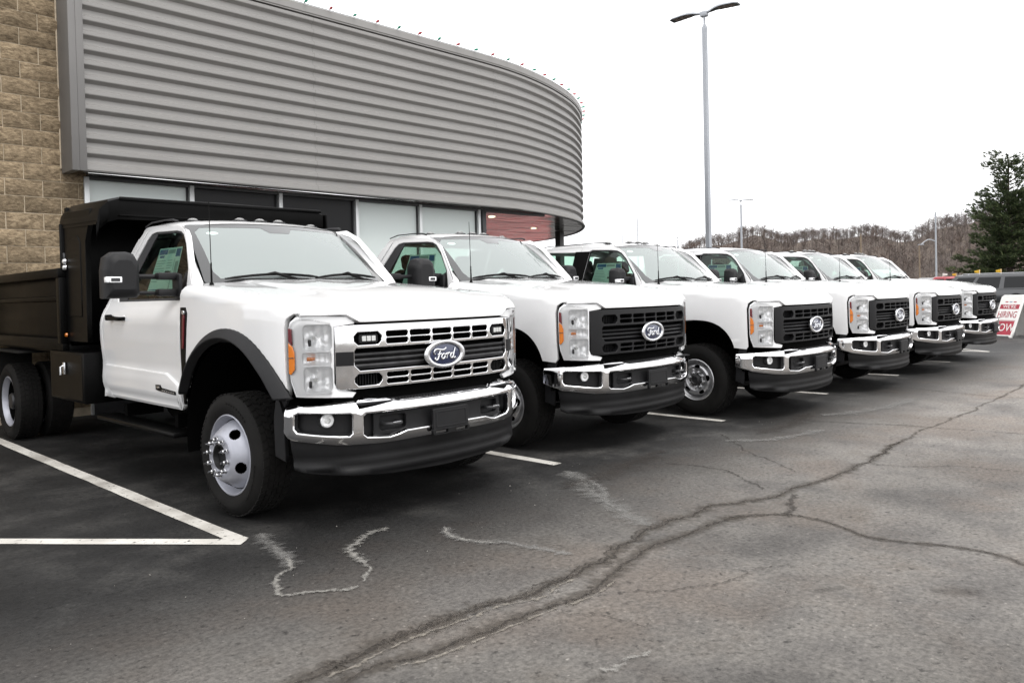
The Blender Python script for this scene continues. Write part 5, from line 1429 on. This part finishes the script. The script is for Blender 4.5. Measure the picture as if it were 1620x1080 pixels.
# ------------------------------------------------------------------ other cars
def paintm(nm, c): mat(nm, c, .32, metal=.2, coat=1, coat_r=.04)
paintm('car_grey', (.045,.047,.050)); paintm('car_red', (.32,.02,.03)); paintm('car_silver', (.42,.43,.44)); paintm('car_white', (.78,.78,.78)); mat('car_glass', (.006,.007,.008), .10, spec=.35)
mat('tail_red', (.25,.01,.01), .2, coat=1)
def road_car(loc, rz, label, paint, L_=5.2, W_=2.0, H_=1.94, suv=True, rails=True):
    o = empty('parked_car', loc, label, 'car', 'other vehicles parked beyond the trucks', rz)
    hw = W_/2; zb = .30; zs = H_*.56
    # body: front at -Y
    yf, yr = -L_/2, L_/2
    sec = [(yf,.62,.72,.55),(yf+.08,.84,.88,.42),(yf+.35,.95,.97,.32),(yf+.9,.985,1.0,.30),(yf+1.5,1,1.02,.30),(yr-.8,1,1.0,.30),(yr-.25,.97,.99,.36),(yr-.03,.90,.96,.45)]
    m = MB(); rows = []
    hood = itp
    for i, (y, wl, wt, zbt) in enumerate(sec):
        top = itp([(yf,.80),(yf+.08,.90),(yf+.35,1.0),(yf+1.2,zs-.02),(yf+1.5,zs),(yr,zs)], y) if suv else itp([(yf,.62),(yf+.35,.78),(yf+1.4,.92),(yr-.6,.95),(yr,.88)], y)
        w1, w2 = hw*wl, hw*wt*.96
        rows.append([(-w1*.9,y,zbt),(-w1,y,zbt+.12),(-w1*1.0,y,lerp(zbt,top,.5)),(-w2,y,top-.09),(-w2*.93,y,top-.02),(0,y,top+.03),(w2*.93,y,top-.02),(w2,y,top-.09),(w1,y,lerp(zbt,top,.5)),(w1,y,zbt+.12),(w1*.9,y,zbt)])
    grid(m, rows, paint, flip=True); m.add(rows[0], [tuple(range(11))], paint); m.add(rows[-1], [tuple(reversed(range(11)))], paint)
    b = m.build('body', o, ang=40)
    zt = H_
    gy = [(yf+1.15,yf+1.95),(yr-.05 if suv else yr-1.0, yr-.35 if suv else yr-1.9)]
    bz = zs-.02 if suv else .93
    A = [(-hw*.93,gy[0][0],bz),(hw*.93,gy[0][0],bz),(hw*.93,gy[1][0],bz),(-hw*.93,gy[1][0],bz)]
    B = [(-hw*.74,gy[0][1],zt-.06),(hw*.74,gy[0][1],zt-.06),(hw*.74,gy[1][1],zt-.06),(-hw*.74,gy[1][1],zt-.06)]
    m = MB(); rows = [A+[A[0]], [tuple(Vector(a).lerp(Vector(c), .92)) for a, c in zip(A+[A[0]], B+[B[0]])], B+[B[0]], [(x*.85, lerp(y,(gy[0][1]+gy[1][1])/2,.10), zt) for x, y, z in B+[B[0]]]]
    grid(m, rows, paint); m.add(rows[-1][:4], [(0,1,2,3)], paint); cbn = m.build('cabin', o, ang=50)
    def face(i, j, u0, u1, v0, v1):
        g = MB(); a, b_, c, d = (Vector(q) for q in (A[i], A[j], B[j], B[i]))
        P = lambda u, v: a.lerp(b_, u).lerp(d.lerp(c, u), v)
        nn = (b_-a).cross(d-a).normalized()*.006
        qs = [P(u0,v0)+nn, P(u1,v0)+nn, P(u1,v1)+nn, P(u0,v1)+nn]
        g.add(qs+[q-nn*1.5 for q in qs], [(0,1,2,3),(0,4,5,1),(1,5,6,2),(2,6,7,3),(3,7,4,0)], 'car_glass'); return g
    face(0,1,.06,.94,.06,.92).build('windshield', o); face(2,3,.08,.92,.1,.9).build('rear_window', o)
    sp = ((.07,.30),(.34,.62),(.67,.93)) if suv else ((.06,.46),(.52,.92))
    for u0, u1 in sp:
        face(1,2,u0,u1,.08,.86).build('side_window', o); face(3,0,1-u1,1-u0,.08,.86).build('side_window', o)
    for sx in (-1, 1):
        for y in (yf+.95, yr-1.05):
            w = MB(); lathe(w, [(.22,-.01),(.24,-.02),(.34,-.02),(.37,.01),(.37,.2),(.2,.22)], 'rubber', n=28)
            wo = w.build('wheel', o); wo.location = (sx*(hw-.02), y, .37); wo.rotation_euler = (0,0,0 if sx < 0 else pi)
            r = MB(); lathe(r, [(.225,-.012),(.20,.02),(.06,.01),(.0,.0)], 'silver', n=28)
            for q in range(5):
                a = 2*pi*q/5; box(r, (-.004, .13*math.cos(a), .13*math.sin(a)), (.03,.05,.17), 'silver', .008, Matrix.Rotation(a-pi/2,3,'X'))
            r.build('rim', wo)
            k = MB(); lathe(k, [(.43,-.004),(.36,-.004)], 'deep_black', c=(sx*(hw-.004),y,.40), n=24, a0=-.2, a1=pi+.2); k.build('wheel_arch', b)
        h = MB(); box(h, (sx*hw*.68,yf+.13,.80 if suv else .66), (.42,.2,.14), 'bezel', .04); h.build('headlight', o)
        h = MB(); box(h, (sx*hw*.86,yr-.07,1.0 if suv else .78), (.16,.12,.36 if suv else .14), 'tail_red', .03); h.build('tail_light', o)
        h = MB(); box(h, (sx*(hw+.09),yf+1.55,bz+.10), (.2,.12,.16), paint, .04); h.build('side_mirror', o)
        if rails:
            h = MB(); tube(h, [(sx*hw*.60,gy[0][1]+.3,zt),(sx*hw*.60,gy[0][1]+.4,zt+.05),(sx*hw*.60,gy[1][1]-.4,zt+.05),(sx*hw*.60,gy[1][1]-.2,zt)], .018, 'silver', 6); h.build('roof_rail', o)
    g = MB(); box(g, (0,yf+.02,.66 if suv else .5), (1.1,.12,.26 if suv else .14), 'grille_plastic', .02); g.build('grille', o)
    return o
road_car((52.6,12.55,0), pi, 'dark grey utility vehicle with roof rails parked side-on under the pine', 'car_grey', 6.1)
road_car((66.5,18.6,0), math.radians(200), 'red car whose roof shows behind the hood of the grey vehicle', 'car_red', 4.7, 1.85, 2.02, True, False)
road_car((70.5,20.9,0), math.radians(195), 'pale silver car farthest back left of the red one', 'car_silver', 4.8, 1.85, 1.98, True, False)
road_car((25.45,9.0,0), 0, 'white vehicle peeking out beyond the windshield of the last truck', 'car_white', 4.9, 1.95, 1.90, True, False)
# pennant toppers on car roofs
mat('topper_yellow', (.70,.42,.03), .6); mat('topper_white', (.8,.79,.74), .6)
def topper(x, y, z, label, white=False):
    o = empty('roof_flag', (x, y, z), label, 'flag', 'yellow toppers on the cars beyond')
    m = MB(); tube(m, [(0,0,-.02),(0,0,.28)], .012, 'topper_white', 6); m.build('stick', o)
    m = MB(); rows = [[(0.02*math.sin(i*1.3), -.03+.06*i*(1 if not white else -1), lerp(.06,.12,i/5)), (0.02*math.sin(i*1.3+.5), -.03+.06*i*(1 if not white else -1), lerp(.29,.22,i/5))] for i in range(6)]
    grid(m, rows, 'topper_white' if white else 'topper_yellow'); r2 = [[(p[0]+.012, p[1], p[2]) for p in r] for r in rows]; grid(m, r2, 'topper_white' if white else 'topper_yellow', flip=True); m.build('pennant', o)
topper(66.6,17.5,1.98,'yellow pennant standing on the red car roof'); topper(66.3,18.35,2.0,'white pennant standing beside the yellow one on the red car roof', True)
topper(52.5,12.55,1.95,'yellow pennant above the front door of the grey vehicle'); topper(52.5,11.45,1.95,'yellow pennant above the rear door of the grey vehicle')
# sandwich-board sign
mat('sign_white', (.78,.77,.74), .45, var=(8,.04)); mat('sign_red', (.36,.022,.045), .5, var=(6,.1)); mat('sign_text', (.78,.77,.74), .5); mat('sign_blue', (.25,.30,.40), .5)
sg_ = empty('sandwich_board', (23.92,4.93,0), 'white and red folding sandwich-board sign on the asphalt past the last truck', 'sign', None, math.radians(-116))
HB = 1.20; tilt = .44
def leaf(front):
    m = MB(); s = -1 if front else 1
    T = Matrix.Translation((0,s*.51,0)) @ Matrix.Rotation(tilt*(-1 if front else 1),4,'X')
    return m, T
for front in (True, False):
    m, T = leaf(front); mm = MB()
    region(mm, [(-.32,.0),(-.24,.0),(-.22,.04),(.22,.04),(.24,.0),(.32,.0),(.32,HB-.05),(.27,HB),(-.27,HB),(-.32,HB-.05)], [], lambda u, v: T @ Vector((u,-.02,v)), 'sign_white', .2, .012, .04)
    o = mm.build('sign_panel' , sg_)
    if front:
        f = lambda d: (lambda u, v: T @ Vector((u,-.02-d,v)))
        for z0, z1, w_ in ((.80,.93,.265),(.075,.46,.265),(.47,.485,.275)):
            k = MB(); region(k, rrect(-w_,w_,z0,z1,.002), [], f(.002), 'sign_red', .2, .001, .002); k.build('sign_stripe', o)
        def tx(s, size, z, mname, sxx=1., d=.0235):
            k = MB(); text_mb(k, s, size, T @ Matrix.Translation((0,-d,z)) @ Matrix.Rotation(pi/2,4,'X'), mname, .001, sxx); k.build('lettering', o)
        tx("WE'RE", .13, .865, 'sign_text', 1.0); tx('HIRING', .26, .635, 'sign_red', .62); tx('NOW', .30, .27, 'sign_text', .78)
        for q in range(3):
            k = MB(); region(k, rrect(-.16+q*.115,-.08+q*.115,.985,1.015,.01), [], f(.002), 'sign_red' if q != 1 else 'sign_blue', .2, .001, .002); k.build('sign_stripe', o)
m = MB(); tube(m, [(-.26,0,HB*.89),(.26,0,HB*.89)], .02, 'dark_metal', 8); m.build('hinge', sg_)
# boulder beside the sign
mat('boulder_stone', (.30,.30,.25), .95, var=(2.5,.25), bump=(7,.6,.04))
bm = bmesh.new(); bmesh.ops.create_icosphere(bm, subdivisions=4, radius=1)
from mathutils import noise as mnoise
for v in bm.verts:
    k = 1+.16*mnoise.noise(v.co*1.6)+.05*mnoise.noise(v.co*5)
    v.co = Vector((v.co.x*.80*k, v.co.y*.62*k, max(-.12, v.co.z*.58*k)+.42+.0))
mb = MB(); bm.verts.index_update(); mb.add([v.co for v in bm.verts], [tuple(v.index for v in f.verts) for f in bm.faces], 'boulder_stone'); bm.free()
o = mb.build('boulder', None, (25.9,4.45,-.44), 60); o.scale = (1,1,1.5); tag(o, 'large pale rounded boulder at the right edge behind the sandwich-board sign', 'boulder')
# added red slatted block, out of direct view, supplies the red soffit reflection
mat('reflected_red', (.60,.09,.08), .6, var=(1,.15)); mat('reflected_white', (.80,.76,.74), .6, var=(1,.05))
sh = empty('soffit_reflection_block', (24,33,0), 'added red and white slatted block, unseen, that gives the soffit its red reflection', 'building', None, math.radians(-46))
m = MB(); box(m, (0,3,1.3), (18,6,2.6), 'reflected_white', .02); m.build('reflected_wall', sh)
for i in range(9):
    m = MB(); box(m, (0,-.04,.2+.28*i), (18.1,.10,.13), 'reflected_red', .02); m.build('reflected_slat', sh)
# ================================================================== THE ROW OF TRUCKS
GR = 'white trucks parked in a row of bays'
t1 = make_truck(True, 'regular', 0, True, 'dump_truck', (3.42,4.92,0), 'white truck with black dump body, chrome grille and wide tow mirrors, nearest in the row', GR)
t2 = make_truck(False, 'regular', .01, True, 'pickup_truck', (6.115,5.11,0), 'white regular-cab pickup with black grille parked right beside the dump truck', GR)
t3 = make_truck(False, 'extended', -.035, True, 'pickup_truck', (8.74,4.70,0), 'white extended-cab pickup, third in the row, its grey steel front wheel in full view', GR)
t4 = copy_tree(t3); t4.location = (11.44,4.69,.012)
t4['label'] = 'fourth white pickup in the row, the only one with no marker lamps on its roof'
for ch in kids(t4):
    if ch.name.startswith('cab') and not ch.name.startswith('cargo'):
        for q in kids(ch):
            if q.name.startswith('roof_lamp'): bpy.data.objects.remove(q)
t5 = copy_tree(t3); t5.location = (14.10,4.70,.012); t5['label'] = 'fifth white pickup, black grille, between the lampless one and the last in the row'
t6 = copy_tree(t3); t6.location = (16.69,4.77,.018); t6['label'] = 'last white pickup in the row, farthest away beside the sandwich-board sign'
